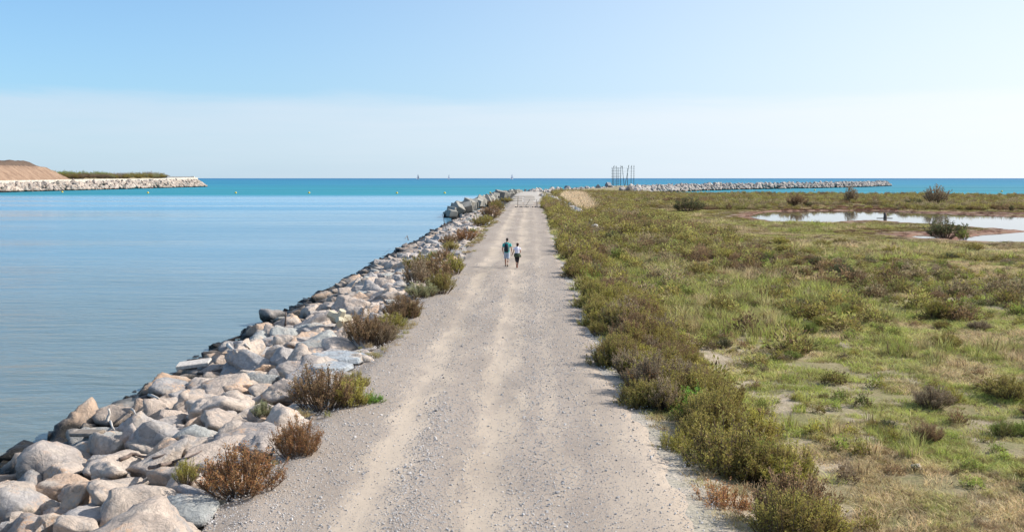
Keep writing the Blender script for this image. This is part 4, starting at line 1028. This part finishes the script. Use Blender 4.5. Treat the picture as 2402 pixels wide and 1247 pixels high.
    bm = bmesh.new(); tube(bm, [(0, 0, -.27), (0, 0, -.22), (0, -.01, 0), (0, .01, .16), (0, .04, .25)], [(.12, .06), (.145, .085), (.145, .09), (.125, .08), (.07, .04)], 14); pb_ = obj('pack_body', bm_mesh('pack_body', bm, M_PACK, True), None, p_)
    bm = bmesh.new(); box(bm, (0, -.085, -.07), (.19, .05, .2), bevel=.015); obj('pocket', bm_mesh('pocket', bm, M_PACK), None, pb_)
    bm = bmesh.new(); tube(bm, [(.095, -.075, .14), (.115, -.088, 0), (.11, -.08, -.18)], [.008] * 3, 6); obj('reflective_strip', bm_mesh('reflective_strip', bm, M_PANEL), None, pb_)
    for k in (-1, 1):
        bm = bmesh.new(); tube(bm, [(k * .06, .04, .22), (k * .11, .09, .30), (k * .12, .20, .33), (k * .115, .31, .22), (k * .13, .31, .02), (k * .15, .20, -.12), (k * .12, .05, -.2)], [(.022, .006)] * 7, 8)
        obj('strap', bm_mesh('strap', bm, M_PACK), None, p_)
def make_woman(loc):
    e_ = empty('person', loc, (0, 0, R(-1))); tag(e_, 'woman walking away in white top and black trousers, green jacket round her waist', 'person')
    sh = {-1: (-.15, 0, 1.27), 1: (.16, 0, 1.27)}; el = {-1: (-.225, -.03, 1.02), 1: (.205, .0, 1.01)}; wr = {-1: (-.31, .04, .83), 1: (.17, .17, .93)}
    hip = {-1: (-.08, 0, .82), 1: (.08, 0, .82)}; kn = {-1: (-.055, -.01, .45), 1: (.05, .12, .45)}; an = {-1: (-.01, -.17, .13), 1: (.0, .15, .08)}
    bm = bmesh.new()
    tube(bm, [(0, 0, .76), (0, 0, .86), (0, 0, 1.0), (0, -.01, 1.15), (0, -.01, 1.25), (0, 0, 1.31)], [(.15, .10), (.16, .11), (.12, .085), (.14, .105), (.145, .085), (.08, .055)], 16)
    tube(bm, [(0, 0, 1.28), (.01, 0, 1.36), (.02, .01, 1.42)], [.05, .042, .045], 10)
    head(bm, (.03, .01, 1.45), .93)
    for k in (-1, 1):
        tube(bm, [sh[k], Vector(sh[k]).lerp(Vector(el[k]), .5), el[k], Vector(el[k]).lerp(Vector(wr[k]), .4), wr[k]], [.046, .038, .032, .031, .021], 10)
        hand(bm, wr[k], Vector(wr[k]) - Vector(el[k]), .9, k)
        tube(bm, [hip[k], Vector(hip[k]).lerp(Vector(kn[k]), .5), kn[k], Vector(kn[k]).lerp(Vector(an[k]), .35), an[k]], [.085, .07, .05, .05, .032], 12)
    remeshed(obj('body', bm_mesh('body', bm, M_SKIN), None, e_), .0085)
    bm = bmesh.new(); ball(bm, (.03, -.015, 1.475), (.088, .098, .095), 3); ball(bm, (.015, -.05, 1.40), (.062, .05, .08), 2); ball(bm, (.045, -.07, 1.50), (.05, .045, .045), 2); remeshed(obj('hair', bm_mesh('hair', bm, M_HAIRW), None, e_), .01)
    bm = bmesh.new()
    tube(bm, [(0, 0, .88), (0, 0, 1.0), (0, -.01, 1.15), (0, -.01, 1.26), (0, 0, 1.325)], [(.155, .11), (.148, .105), (.158, .12), (.16, .10), (.075, .06)], 18)
    for k in (-1, 1): tube(bm, [sh[k], Vector(sh[k]).lerp(Vector(el[k]), .3), Vector(sh[k]).lerp(Vector(el[k]), .5)], [.06, .058, .056], 12)
    remeshed(obj('top', bm_mesh('top', bm, M_WHITE), None, e_), .012)
    bm = bmesh.new(); tube(bm, [(0, 0, .90), (0, 0, .80), (0, 0, .74)], [(.15, .12), (.165, .13), (.15, .12)], 14)
    for k in (-1, 1): tube(bm, [hip[k], Vector(hip[k]).lerp(Vector(kn[k]), .5), kn[k], Vector(an[k]) + Vector((0, 0, .05))], [.10, .085, .065, .045], 12)
    remeshed(obj('trousers', bm_mesh('trousers', bm, M_BLACK), None, e_), .012)
    bm = bmesh.new(); tube(bm, [(0, -.01, .93), (0, -.015, .86), (.005, -.03, .76), (.01, -.035, .68)], [(.165, .13), (.195, .15), (.215, .155), (.17, .13)], 16)
    tube(bm, [(.16, .05, .88), (.21, .06, .78), (.23, .04, .66)], [.035, .04, .03], 8); tube(bm, [(-.12, .12, .9), (.0, .15, .86), (.12, .12, .9)], [.03] * 3, 8)
    remeshed(obj('tied_jacket', bm_mesh('tied_jacket', bm, M_OLIV), None, e_), .014)
    for k in (-1, 1):
        a = Vector(an[k]); bm = bmesh.new(); pz = -.05 if k > 0 else -.08
        tube(bm, [a + Vector((0, 0, .09)), a + Vector((0, -.01, .0)), a + Vector((0, -.02, pz * .8))], [.045, .043, .045], 10)
        tube(bm, [a + Vector((0, -.05, pz * .9)), a + Vector((0, .08, pz)), a + Vector((0, .16, pz - .01))], [(.038, .03), (.042, .032), (.026, .02)], 10)
        remeshed(obj('boot', bm_mesh('boot', bm, M_BOOT), None, e_), .009)
q = at(1189, 625, 0.06); make_man((q.x, q.y, .06)); q = at(1213, 628.5, 0.06); make_woman((q.x, q.y, .06))

# ------------------------------------------------------------------ sailing boats, buoys
M_SAIL = plain('grey_white_sail', (0.62, 0.64, 0.70), .8, 0, .05, .2); M_SAILD = plain('dark_sail', (0.36, 0.38, 0.43), .8, 0, .05, .2); M_HULL = plain('pale_hull', (0.5, 0.52, 0.55), .5)
M_BUOY = plain('yellow_plastic', (0.65, 0.48, 0.06), .5); M_BUOYW = plain('faded_plastic', (0.62, 0.56, 0.42), .5)
def sailboat(px, label, dark, narrow=1.0, heel=.07):
    q = at(px, 419.6, dist=5300); e_ = empty('sailing_boat', (q.x, q.y, WATER), (0, heel, R(38))); tag(e_, label, 'sailing boat')
    bm = bmesh.new(); prof = [(-9, .0), (-7.5, 1.4), (-2, 2.1), (4, 1.8), (9, .1)]
    top = [[bm.verts.new((x, sgn * w, 1.9)) for x, w in prof] for sgn in (-1, 1)]; bot = [bm.verts.new((x * .85, 0, -.6)) for x, w in prof]
    for i in range(4):
        bm.faces.new((top[0][i], top[0][i + 1], bot[i + 1], bot[i])); bm.faces.new((top[1][i + 1], top[1][i], bot[i], bot[i + 1])); bm.faces.new((top[0][i + 1], top[0][i], top[1][i], top[1][i + 1]))
    obj('hull', bm_mesh('hull', bm, M_HULL), None, e_)
    bm = bmesh.new(); tube(bm, [(-1, 0, 1.5), (-1, 0, 31)], [.25, .12], 6); obj('mast', bm_mesh('mast', bm, M_PANEL), None, e_)
    def sail(name, pts, mat):
        bm = bmesh.new(); n = 8; rows = []
        a, b, t = map(Vector, pts)
        for i in range(n + 1):
            f = i / n; l = a.lerp(t, f); r = b.lerp(t, f) + Vector((0, 0, 0)); bl = (1 - f) * f * 4 * .9
            rows.append([bm.verts.new(l.lerp(r, u) + Vector(((u > .5) * bl * .4 * (1 - f), 1.4 * math.sin(u * 3.14) * (1 - f) + .001, 0))) for u in (0, .33, .67, 1)])
        for r0, r1 in zip(rows[:-1], rows[1:]):
            for k in range(3):
                try: bm.faces.new((r0[k], r0[k + 1], r1[k + 1], r1[k]))
                except ValueError: pass
        bmesh.ops.solidify(bm, geom=list(bm.faces), thickness=.08)
        obj(name, bm_mesh(name, bm, mat), None, e_)
    sail('mainsail', [(-.8, 0, 3.2), (13.5 * narrow, .5, 3.4), (-.4, 0, 30.5)], M_SAILD if dark else M_SAIL)
    sail('jib', [(-11.5 * narrow, 0, 2.4), (-1.2, .8, 3.0), (-1.3, 0, 29)], M_SAIL)
sailboat(980, 'leftmost sailing boat on the horizon, with the darkest sails', True, .75)
sailboat(1052, 'middle sailing boat on the horizon, slim and leaning', False, .5, .16)
sailboat(1200.5, 'rightmost sailing boat on the horizon', False, .85)
BU = [(146, 451.5, 'buoy nearest the left rim of the photo'), (347, 453.5, 'buoy below the bushes of the left jetty'), (553, 453.5, 'buoy right of the tip of the left jetty'), (725, 453.5, 'brightest yellow buoy in mid water'),
      (931, 454, 'buoy below the left sailing boat'), (1150, 453.5, 'buoy just above the concrete blocks'), (1911, 447, 'buoy right below the right rock breakwater'), (2350, 450, 'buoy near the right rim of the photo'), (1043, 453.8, 'yellow buoy below the middle sailing boat')]
for i, (px, py_, l) in enumerate(BU):
    q = at(px, py_, WATER); e_ = empty('buoy', (q.x, q.y, WATER)); tag(e_, 'small yellow ' + l if 'yellow' not in l else l, 'buoy', 'line of floating buoys')
    bm = bmesh.new(); tube(bm, [(0, 0, -.3), (0, 0, 0), (0, 0, .35), (0, 0, .6), (0, 0, .75)], [.2, .5, .55, .4, .12], 12); fl_ = obj('float', bm_mesh('float', bm, M_BUOY, True), None, e_)
    bm = bmesh.new(); tube(bm, [(0, 0, .7), (0, 0, 1.0)], [.08, .05], 6); obj('top_ring', bm_mesh('top_ring', bm, M_BUOYW), None, fl_)

# ------------------------------------------------------------------ pole sculpture with birds
M_STEEL = plain('dark_green_steel', (0.10, 0.13, 0.14), .6, .3); M_BIRD = plain('black_feathers', (0.015, 0.015, 0.018), .6)
q0 = at(1462, 435, dist=632); sc_ = empty('pole_sculpture', (q0.x, 632, .9)); tag(sc_, 'tall open sculpture of thin dark steel poles with rungs, standing on the far breakwater', 'sculpture')
def wx(px): return (px - 1462) / FPX * 632
ztop = 12.0; zb = -.6
poles = [(1436.5, 1436.5, 12, 0, .0), (1440.7, 1440.7, 12.3, 3, .15), (1445.5, 1445.5, 12.1, 0, 0), (1451, 1451, 12.3, 4, .2), (1455.6, 1455.6, 12.3, 0, .1), (1465.2, 1460, 12.2, 2, 0), (1466, 1474.7, 12.6, 2, .0), (1473.6, 1473.6, 11.6, 5, 0), (1481, 1481.6, 12.4, 3, 0), (1486.5, 1486.5, 12.4, 0, 0)]
POLES = []
for i, (a, b, zt, dy, _) in enumerate(poles):
    bm = bmesh.new(); tube(bm, [(wx(a), dy, zb), (wx(b), dy, zt - .9)], [.17, .14], 8); POLES.append(obj('pole', bm_mesh('pole', bm, M_STEEL, True), None, sc_))
for i, (a, b, zt, dy, _) in enumerate(poles):
    for k in range(11 if i < 5 else 5):
        z = 1.2 + k * 1.02 if i < 5 else 4.6 + k * 1.5
        if (i == 5 or i == 6) and k % 2: continue
        xx_ = wx(a + (b - a) * min(1, z / 11)); w = .75 if i < 5 else .5
        bm = bmesh.new(); tube(bm, [(xx_ - w, dy, z), (xx_ + w, dy, z)], .06, 5); obj('rung', bm_mesh('rung', bm, M_STEEL), None, POLES[i])
bm = bmesh.new()
for a, b in ((1434, 1456), (1459, 1487)):
    for zc in ((10.9, 9.2, 7.4, 5.6) if a < 1450 else (11.0, 9.0)): tube(bm, [(wx(a), .5, zc), (wx(b), .5, zc)], .04, 5)
obj('cable', bm_mesh('cable', bm, M_STEEL), None, sc_)
def bird_mesh():
    bm = bmesh.new(); ball(bm, (0, 0, .28), (.16, .15, .30), 2, Euler((0, .35, 0))); tube(bm, [(.08, 0, .5), (.14, 0, .68), (.12, 0, .78)], [.06, .045, .05], 8)
    ball(bm, (.14, 0, .8), (.08, .055, .055), 2); tube(bm, [(.2, 0, .8), (.33, 0, .79)], [.02, .008], 6); tube(bm, [(-.1, 0, .1), (-.22, 0, -.12)], [(.05, .06), (.07, .03)], 6)
    for k in (-1, 1): tube(bm, [(.02, k * .05, .05), (.02, k * .05, -.05)], .02, 5)
    return bm_mesh('bird', bm, M_BIRD, True)
bme = bird_mesh()
for k, (px, zz_, l) in enumerate([(1440.7, 11.45, 'second pole from the left'), (1445, 11.3, 'third pole from the left'), (1456.4, 11.45, 'fifth pole from the left'), (1460, 11.35, 'left arm of the V'), (1474.7, 11.8, 'tip of the right arm of the V'), (1481.6, 11.6, 'second pole from the right'), (1486.5, 11.6, 'rightmost pole')]):
    i_ = [1, 2, 4, 5, 6, 8, 9][k]
    o = obj('bird', bme, None, None, (sc_.location.x + wx(px), 632 + poles[i_][3], .9 + zz_), (0, 0, k * 1.3), (1.6,) * 3)
    o.location.z = .9 + poles[i_][2] - .9 + .08
    tag(o, 'dark bird perched on the sculpture, on the ' + l, 'bird', 'birds on the pole sculpture')

# dark concrete blocks and pale stones round the foot of the sculpture and along the shore
for i, (px, py_, w, h, l) in enumerate([(1427, 437, 2.9, 2.6, 'peaked grey concrete block left of the pole sculpture'), (1403, 440, 2.2, 2.2, 'small peaked grey block farther left of the pole sculpture'), (1329, 445, 2.0, 1.9, 'lone peaked dark block on the shore line left of the straw'),
                                        (1376, 442, 1.6, 1.5, 'small dark block between the two peaked blocks on the shore')]):
    q = at(px, py_, dist=585 - i * 15); s_ = 585 / FPX
    o = obj('concrete_block', cube_me, None, None, (q.x, q.y, max(q.z, -.2) + h * .2), (.78, .1, .5 + i), (w, w, h)); o.color = (.24, .25, .26, 1); tag(o, l, 'concrete block')
# ------------------------------------------------------------------ end of the track: gate posts, stone row, slabs, white rocks
M_POST = plain('grey_wood', (0.24, 0.20, 0.16), .9, 0, .25)
gy_ = at(1215, 487, 0).y
gt = tag(empty('track_barrier', (at(1240, 487, 0).x, gy_, 0)), 'row of dark stones with leaning posts closing the far end of the track', 'barrier')
for (x0, x1, h, r) in ((1214, 1215.3, 2.2, .06), (1230, 1242.5, 1.5, .04), (1258.5, 1259, 1.6, .05), (1261, 1261.5, 1.2, .04)):
    a = (x0 - 1240) / FPX * gy_; b = (x1 - 1240) / FPX * gy_
    bm = bmesh.new(); tube(bm, [(a, .3, -.1), (b, .3, h)], r, 8); obj('post', bm_mesh('post', bm, M_POST), None, gt)
bm = bmesh.new(); tube(bm, [(-2.05, .3, .55), (0, .3, .42), (1.5, .3, .5)], .012, 5); obj('chain', bm_mesh('chain', bm, M_STEEL), None, gt)
for i in range(16):
    o = obj('stone', ROCK_FAR[i % 8], None, gt, (-2.5 + i * .36 + random.uniform(-.08, .08), random.uniform(-.2, .2), .12), (random.random(), 0, i), (random.uniform(.3, .5),) * 3)
    g_ = random.choice([.10, .14, .32]); o.color = (g_, g_ * .95, g_ * .9, 1)
M_SLAB = plain('worn_concrete_slab', (0.345, 0.30, 0.25), .9, 0, .15, .7)
for i, (x0, x1, ya, yb) in enumerate([(1196, 1226, 480, 473), (1229, 1252, 481, 470), (1200, 1225, 471, 467), (1228, 1256, 468, 464.5), (1205, 1226, 465.5, 462.5), (1230, 1254, 463, 460), (1208, 1250, 461, 458.5)]):
    pts = [at(x0, ya, .06), at(x1, ya, .06), at(x1 - 1, yb, .06), at(x0 + 1, yb, .06)]
    bm = bmesh.new(); lo = [bm.verts.new((p.x, p.y, -.05)) for p in pts]; hi2 = [bm.verts.new((p.x, p.y, .085 + .012 * (i % 3))) for p in pts]
    bm.faces.new(hi2); bm.faces.new(lo[::-1])
    for k in range(4): bm.faces.new((lo[k], lo[(k + 1) % 4], hi2[(k + 1) % 4], hi2[k]))
    bmesh.ops.recalc_face_normals(bm, faces=list(bm.faces))
    o = obj('paving_slab', bm_mesh('paving_slab', bm, M_SLAB)); tag(o, ['left', 'right'][i % 2] + ' pale concrete slab in the ' + ['nearest', 'nearest', 'second', 'second', 'third', 'third', 'last'][i] + ' row past the barrier', 'slab', 'concrete slabs at the end of the track')
wr_ = tag(empty('white_rock_line', (at(1320, 480, 0).x, at(1320, 480, 0).y, 0)), 'line of white rocks between the straw and the right border shrubs', 'rock line')
wl = [(1272, 461), (1282, 462.5), (1290, 463.5), (1298, 465), (1305, 467), (1310, 470), (1316, 474), (1322, 477), (1329, 479), (1336, 483), (1343, 488), (1350, 492), (1357, 496), (1365, 499), (1384, 518), (1389, 523), (1394, 530)]
for i, (px, py_) in enumerate(wl):
    for j in range(4 if py_ < 505 else 1):
        q = at(px + random.uniform(-5, 5), py_ + random.uniform(-1.5, 1.5), .0); s_ = random.uniform(.9, 1.8) * (1 if py_ < 505 else .8)
        o = obj('rock', ROCK_FAR[(i + j) % 8], None, wr_, (q.x - wr_.location.x, q.y - wr_.location.y, gz(q.x, q.y) + .5), (random.random(), random.random(), i), (s_, s_, s_ * .9)); g_ = random.uniform(.36, .52); o.color = (g_, g_ * .94, g_ * .86, 1)
# stones lying in the field
for px, py_, s_, c_, l in [(1514, 697, .75, (.55, .53, .5), 'white pointed stone lying left of its tan neighbour in the field'), (1527, 705, .6, (.5, .38, .24), 'tan stone beside the white pointed one in the field'), (2152, 1103, .22, (.56, .48, .38), 'small white stone in the short grass at lower right')]:
    q = at(px, py_, -.6); o = obj('stone', ROCK_HI[3 if s_ > .7 else 5], None, None, (q.x, q.y, gz(q.x, q.y) + s_ * .18), (.1, .2, px), (s_, s_ * .8, s_)); o.color = (*c_, 1); tag(o, l, 'stone')

# ------------------------------------------------------------------ driftwood and litter on the rocks
def branch(pts, r0, mat, label, name='driftwood', cat='driftwood', twigs=()):
    bm = bmesh.new(); n = len(pts)
    # resample for a crooked look
    P_ = []
    for i in range(n - 1):
        for k in range(3):
            p = Vector(pts[i]).lerp(Vector(pts[i + 1]), k / 3); P_.append(p + Vector((random.uniform(-1, 1), random.uniform(-1, 1), random.uniform(0, 1))) * r0 * .5)
    P_.append(Vector(pts[-1]))
    tube(bm, P_, [r0 * (1 - .75 * i / len(P_)) for i in range(len(P_))], 8)
    base = Vector(P_[0]); 
    for a, b in twigs: tube(bm, [a, Vector(a).lerp(Vector(b), .5) + Vector((0, 0, .03)), b], [r0 * .5, r0 * .35, r0 * .15], 6)
    for v_ in bm.verts: v_.co -= base
    o = obj(name, bm_mesh(name, bm, mat, True), loc=base); tag(o, label, cat); return o
bpy.context.view_layer.update()
NEARB = [(o, o.matrix_world.inverted()) for o in rev.children if o.name.startswith('boulder') and o.get('kind') != 'stuff' and o.matrix_world.translation.y < 75]
def ap(px, py_, z):
    d = (at(px, py_, z) - cam.location).normalized(); best = None
    for o, mi in NEARB:
        c_ = o.matrix_world.translation - cam.location
        if (c_ - d * c_.dot(d)).length > 1.6: continue
        a_ = mi @ cam.location; b_ = (mi.to_3x3() @ d).normalized()
        ok_, h_, n_, f_ = o.ray_cast(a_, b_)
        if ok_:
            w_ = o.matrix_world @ h_; l_ = (w_ - cam.location).length
            if best is None or l_ < best[0]: best = (l_, w_)
    return best[1] + Vector((0, 0, .04)) if best else at(px, py_, z)
branch([ap(350, 1102, .62), ap(378, 1096, .72), ap(405, 1088, .85), ap(440, 1078, .95), ap(474, 1060, 1.1)], .042, M_DRIFT, 'long dark forked branch lying across the near boulders')
branch([ap(283, 1083, .55), ap(310, 1068, .75), ap(335, 1075, .72), ap(362, 1078, .72), ap(400, 1068, .82)], .05, M_DRIFT, 'shorter dark branch curling over the boulder beside the forked one')
branch([ap(254, 1000, -.6), ap(254, 1000, -.6) + Vector((.03, 0, .22)), ap(254, 1000, -.6) + Vector((.02, 0, .48))], .07, M_BLEACH, 'pale upright stump of driftwood at the water edge')
branch([ap(258, 992, -.6), ap(268, 1010, -.6)], .04, M_BLEACH, 'thin bleached stick leaning on the pale upright stump')
branch([ap(310, 962, -.5), ap(318, 974, -.45)], .035, M_BLEACH, 'thin pale stick standing on the rocks above the stump')
branch([ap(350, 930, -.55), ap(372, 937, -.5)], .06, M_BLEACH, 'short bleached stick lying near the waterline boulders')
branch([ap(534, 812, -.5), ap(555, 828, -.4)], .09, M_BLEACH, 'thick bleached branch lying between waterline boulders')
branch([ap(575, 810, -.5), ap(588, 820, -.4)], .05, M_BLEACH, 'thin bleached branch right of the thick one')
branch([ap(670, 767, -.35), ap(670, 767, -.35) + Vector((.02, 0, .65))], .05, M_DRIFT, 'short dark stake standing upright in the rocks')
branch([at(1050, 552, -1.2), at(1046, 535, -.3), at(1037, 500, 2.0)], .05, M_DRIFT, 'thin fishing rod like pole leaning over the water near the concrete blocks')
branch([at(958, 564, -1.0), at(955, 553, -.5), at(950, 560, -.3)], .05, M_DRIFT, 'bent twig sticking up from the far waterline')
for i, (px, py_, w, d, h, rz, lab) in enumerate([(455, 862, 1.15, .6, .14, .1, 'flat cream board perched on the waterline rocks'), (205, 1028, .95, .35, .09, -.5, 'brown wooden board among the near driftwood')]):
    q = ap(px, py_, -.62 if i else -.75); bm = bmesh.new(); box(bm, (0, 0, 0), (w, d, h), bevel=.02)
    o = obj('board', bm_mesh('board', bm, M_BLEACH if i == 0 else M_POST), None, None, (q.x, q.y, q.z + .1), (.12, -.12, rz)); tag(o, lab, 'board')
# little three armed concrete piece
q = ap(795, 764, -.1); bm = bmesh.new()
for a_r in (0.3, 2.4, 4.4): tube(bm, [(0, 0, .1), (math.cos(a_r) * .5, math.sin(a_r) * .5, .12)], [.2, .16], 6)
tube(bm, [(0, 0, 0), (0, 0, .5)], [.2, .15], 6)
o = obj('concrete_piece', bm_mesh('concrete_piece', bm, M_CONC), None, None, (q.x, q.y, q.z + .15), (.4, .2, .6)); o.color = (.50, .45, .33, 1); tag(o, 'small branching piece of cream concrete on the rocks left of the brown shrub', 'concrete piece')
# post standing in the lagoon
q = at(2076, 512, LZ); e_ = tag(empty('lagoon_post', (q.x, q.y, LZ)), 'stubby dark stump standing in the lagoon', 'stump')
bm = bmesh.new(); tube(bm, [(0, 0, -.3), (.02, 0, .5), (-.03, 0, .95)], [.32, .27, .22], 9); obj('stump', bm_mesh('stump', bm, M_DRIFT, True), None, e_)
bm = bmesh.new(); tube(bm, [(-1.4, 0, .03), (1.3, .1, .04)], .05, 6); obj('fallen_branch', bm_mesh('fallen_branch', bm, M_DRIFT), None, e_)

# ------------------------------------------------------------------ tall bushes of the far field
for px, py_, w, h, col, lab, nm, ct in [
    (1617, 499, 62, 27, C_DARK, 'large dark bush standing out left of the lagoon', 'bush', 'bush'),
    (1998, 478, 26, 30, C_GREY, 'slim grey tamarisk by the shore behind the lagoon', 'tamarisk', 'tamarisk'),
    (2202, 482, 50, 34, C_GREY, 'larger wide grey tamarisk behind the lagoon on the right', 'tamarisk', 'tamarisk'),
    (2150, 484, 34, 14, C_DARK, 'dark bush at the left foot of the larger tamarisk', 'bush', 'bush'),
    (1872, 486, 42, 24, C_BROWN, 'brown bush behind the left end of the lagoon', 'bush', 'bush'),
    (1848, 478, 14, 9, C_DARK, 'small dark bush left of the brown one behind the lagoon', 'bush', 'bush'),
    (1757, 474, 10, 9, C_DARK, 'small dark round bush among the yellow green dune plants', 'bush', 'bush'),
    (1895, 486, 22, 10, C_DARK, 'low dark bush at the right foot of the brown one', 'bush', 'bush'),
    (2225, 560, 75, 34, C_DARK, 'wide dark bush between the two ponds', 'bush', 'bush'),
    (2262, 566, 24, 22, C_GREEN, 'green bush at the right of the wide dark one by the second pond', 'bush', 'bush'),
    (2374, 496, 10, 12, C_DARK, 'small dark bush on the red marsh at far right', 'bush', 'bush'),
    (1515, 475, 16, 8, C_DARK, 'small dark bush right of the sand patch', 'bush', 'bush'),
    (1690, 472, 10, 7, C_DARK, 'tiny dark bush beyond the large dark one', 'bush', 'bush')]:
    shrub_px(px, py_, w, h, col, lab, None, z=-1.0, name=nm, cat=ct, hi=False, wk=1.4, hk=1.5)
for i in range(26):
    px = 1690 + i * 6.6 + random.uniform(-3, 3); py_ = 474 + random.uniform(-5, 5) + (3 if px > 1800 else 0)
    q = at(px, py_, -.9); w = random.uniform(2.2, 3.6)
    put_shrub(q.x, q.y, w, w * .42, (0.42, 0.42, 0.13) if i % 3 else C_YEL, 'bright yellow green dune clump behind the lagoon', 'bright dune plants', name='dune_plant', cat='plant', hi=False)
# bushes on the left jetty shelf
for i in range(64):
    f = i / 63; px = 106 + f * 282
    back = i % 2
    X_ = -300 - 8 * back - random.uniform(0, 4); Y_ = -X_ * FPX / (1245 - px)
    top = float(np.interp(px, [105, 130, 245, 258, 300, 350, 375, 392], [399, 398, 400, 403, 402, 400.5, 402, 410])) + random.uniform(-1, 1.5)
    zt = H + (418 - top) / FPX * Y_; hm = hi_  # height to reach the photo's sky line
    e2 = -292.5 - X_; gzz = 4.2 + 1.6 * min(1, e2 / 10)
    hh = max(1.5, zt - gzz) * (1.0 if back else .72); w = random.uniform(4.5, 8)
    col = (C_GREEN if back and px < 250 else random.choice([C_OLIVE, C_GREY, C_BROWN])) if px < 255 else random.choice([C_OLIVE, C_GREY, C_OLIVE, C_PALE])
    put_shrub(X_, Y_, w, hh * 1.05, col, 'far %s bush in jetty %s row, %s' % (CN[col], ('front', 'rear')[back], ['nearest the earth mound', 'before the gap', 'past the gap', 'near the grey parapet'][min(3, int(f * 4))]),
              'bushes on the left jetty', z=gzz - .4, name='bush', cat='bush', hi=False)

# repeats that share a description are told apart by their order across the photo
ORDW = ['first', 'second', 'third', 'fourth', 'fifth', 'sixth', 'seventh', 'eighth', 'ninth', 'tenth', 'eleventh', 'twelfth', 'thirteenth', 'fourteenth', 'fifteenth', 'sixteenth', 'seventeenth', 'eighteenth', 'nineteenth', 'twentieth',
        'twenty first', 'twenty second', 'twenty third', 'twenty fourth', 'twenty fifth', 'twenty sixth']
same = defaultdict(list)
for o in scene.objects:
    if o.get('label') and not o.parent: same[o['label']].append(o)
for lab, os_ in same.items():
    if len(os_) < 2 or len(os_) > 26: continue
    os_.sort(key=lambda o: (o.location.x / max(o.location.y, 1)))
    for i, o in enumerate(os_): o['label'] = '%s, %s' % (lab, ('leftmost' if i == 0 else 'rightmost' if i == len(os_) - 1 else ORDW[i] + ' from left'))
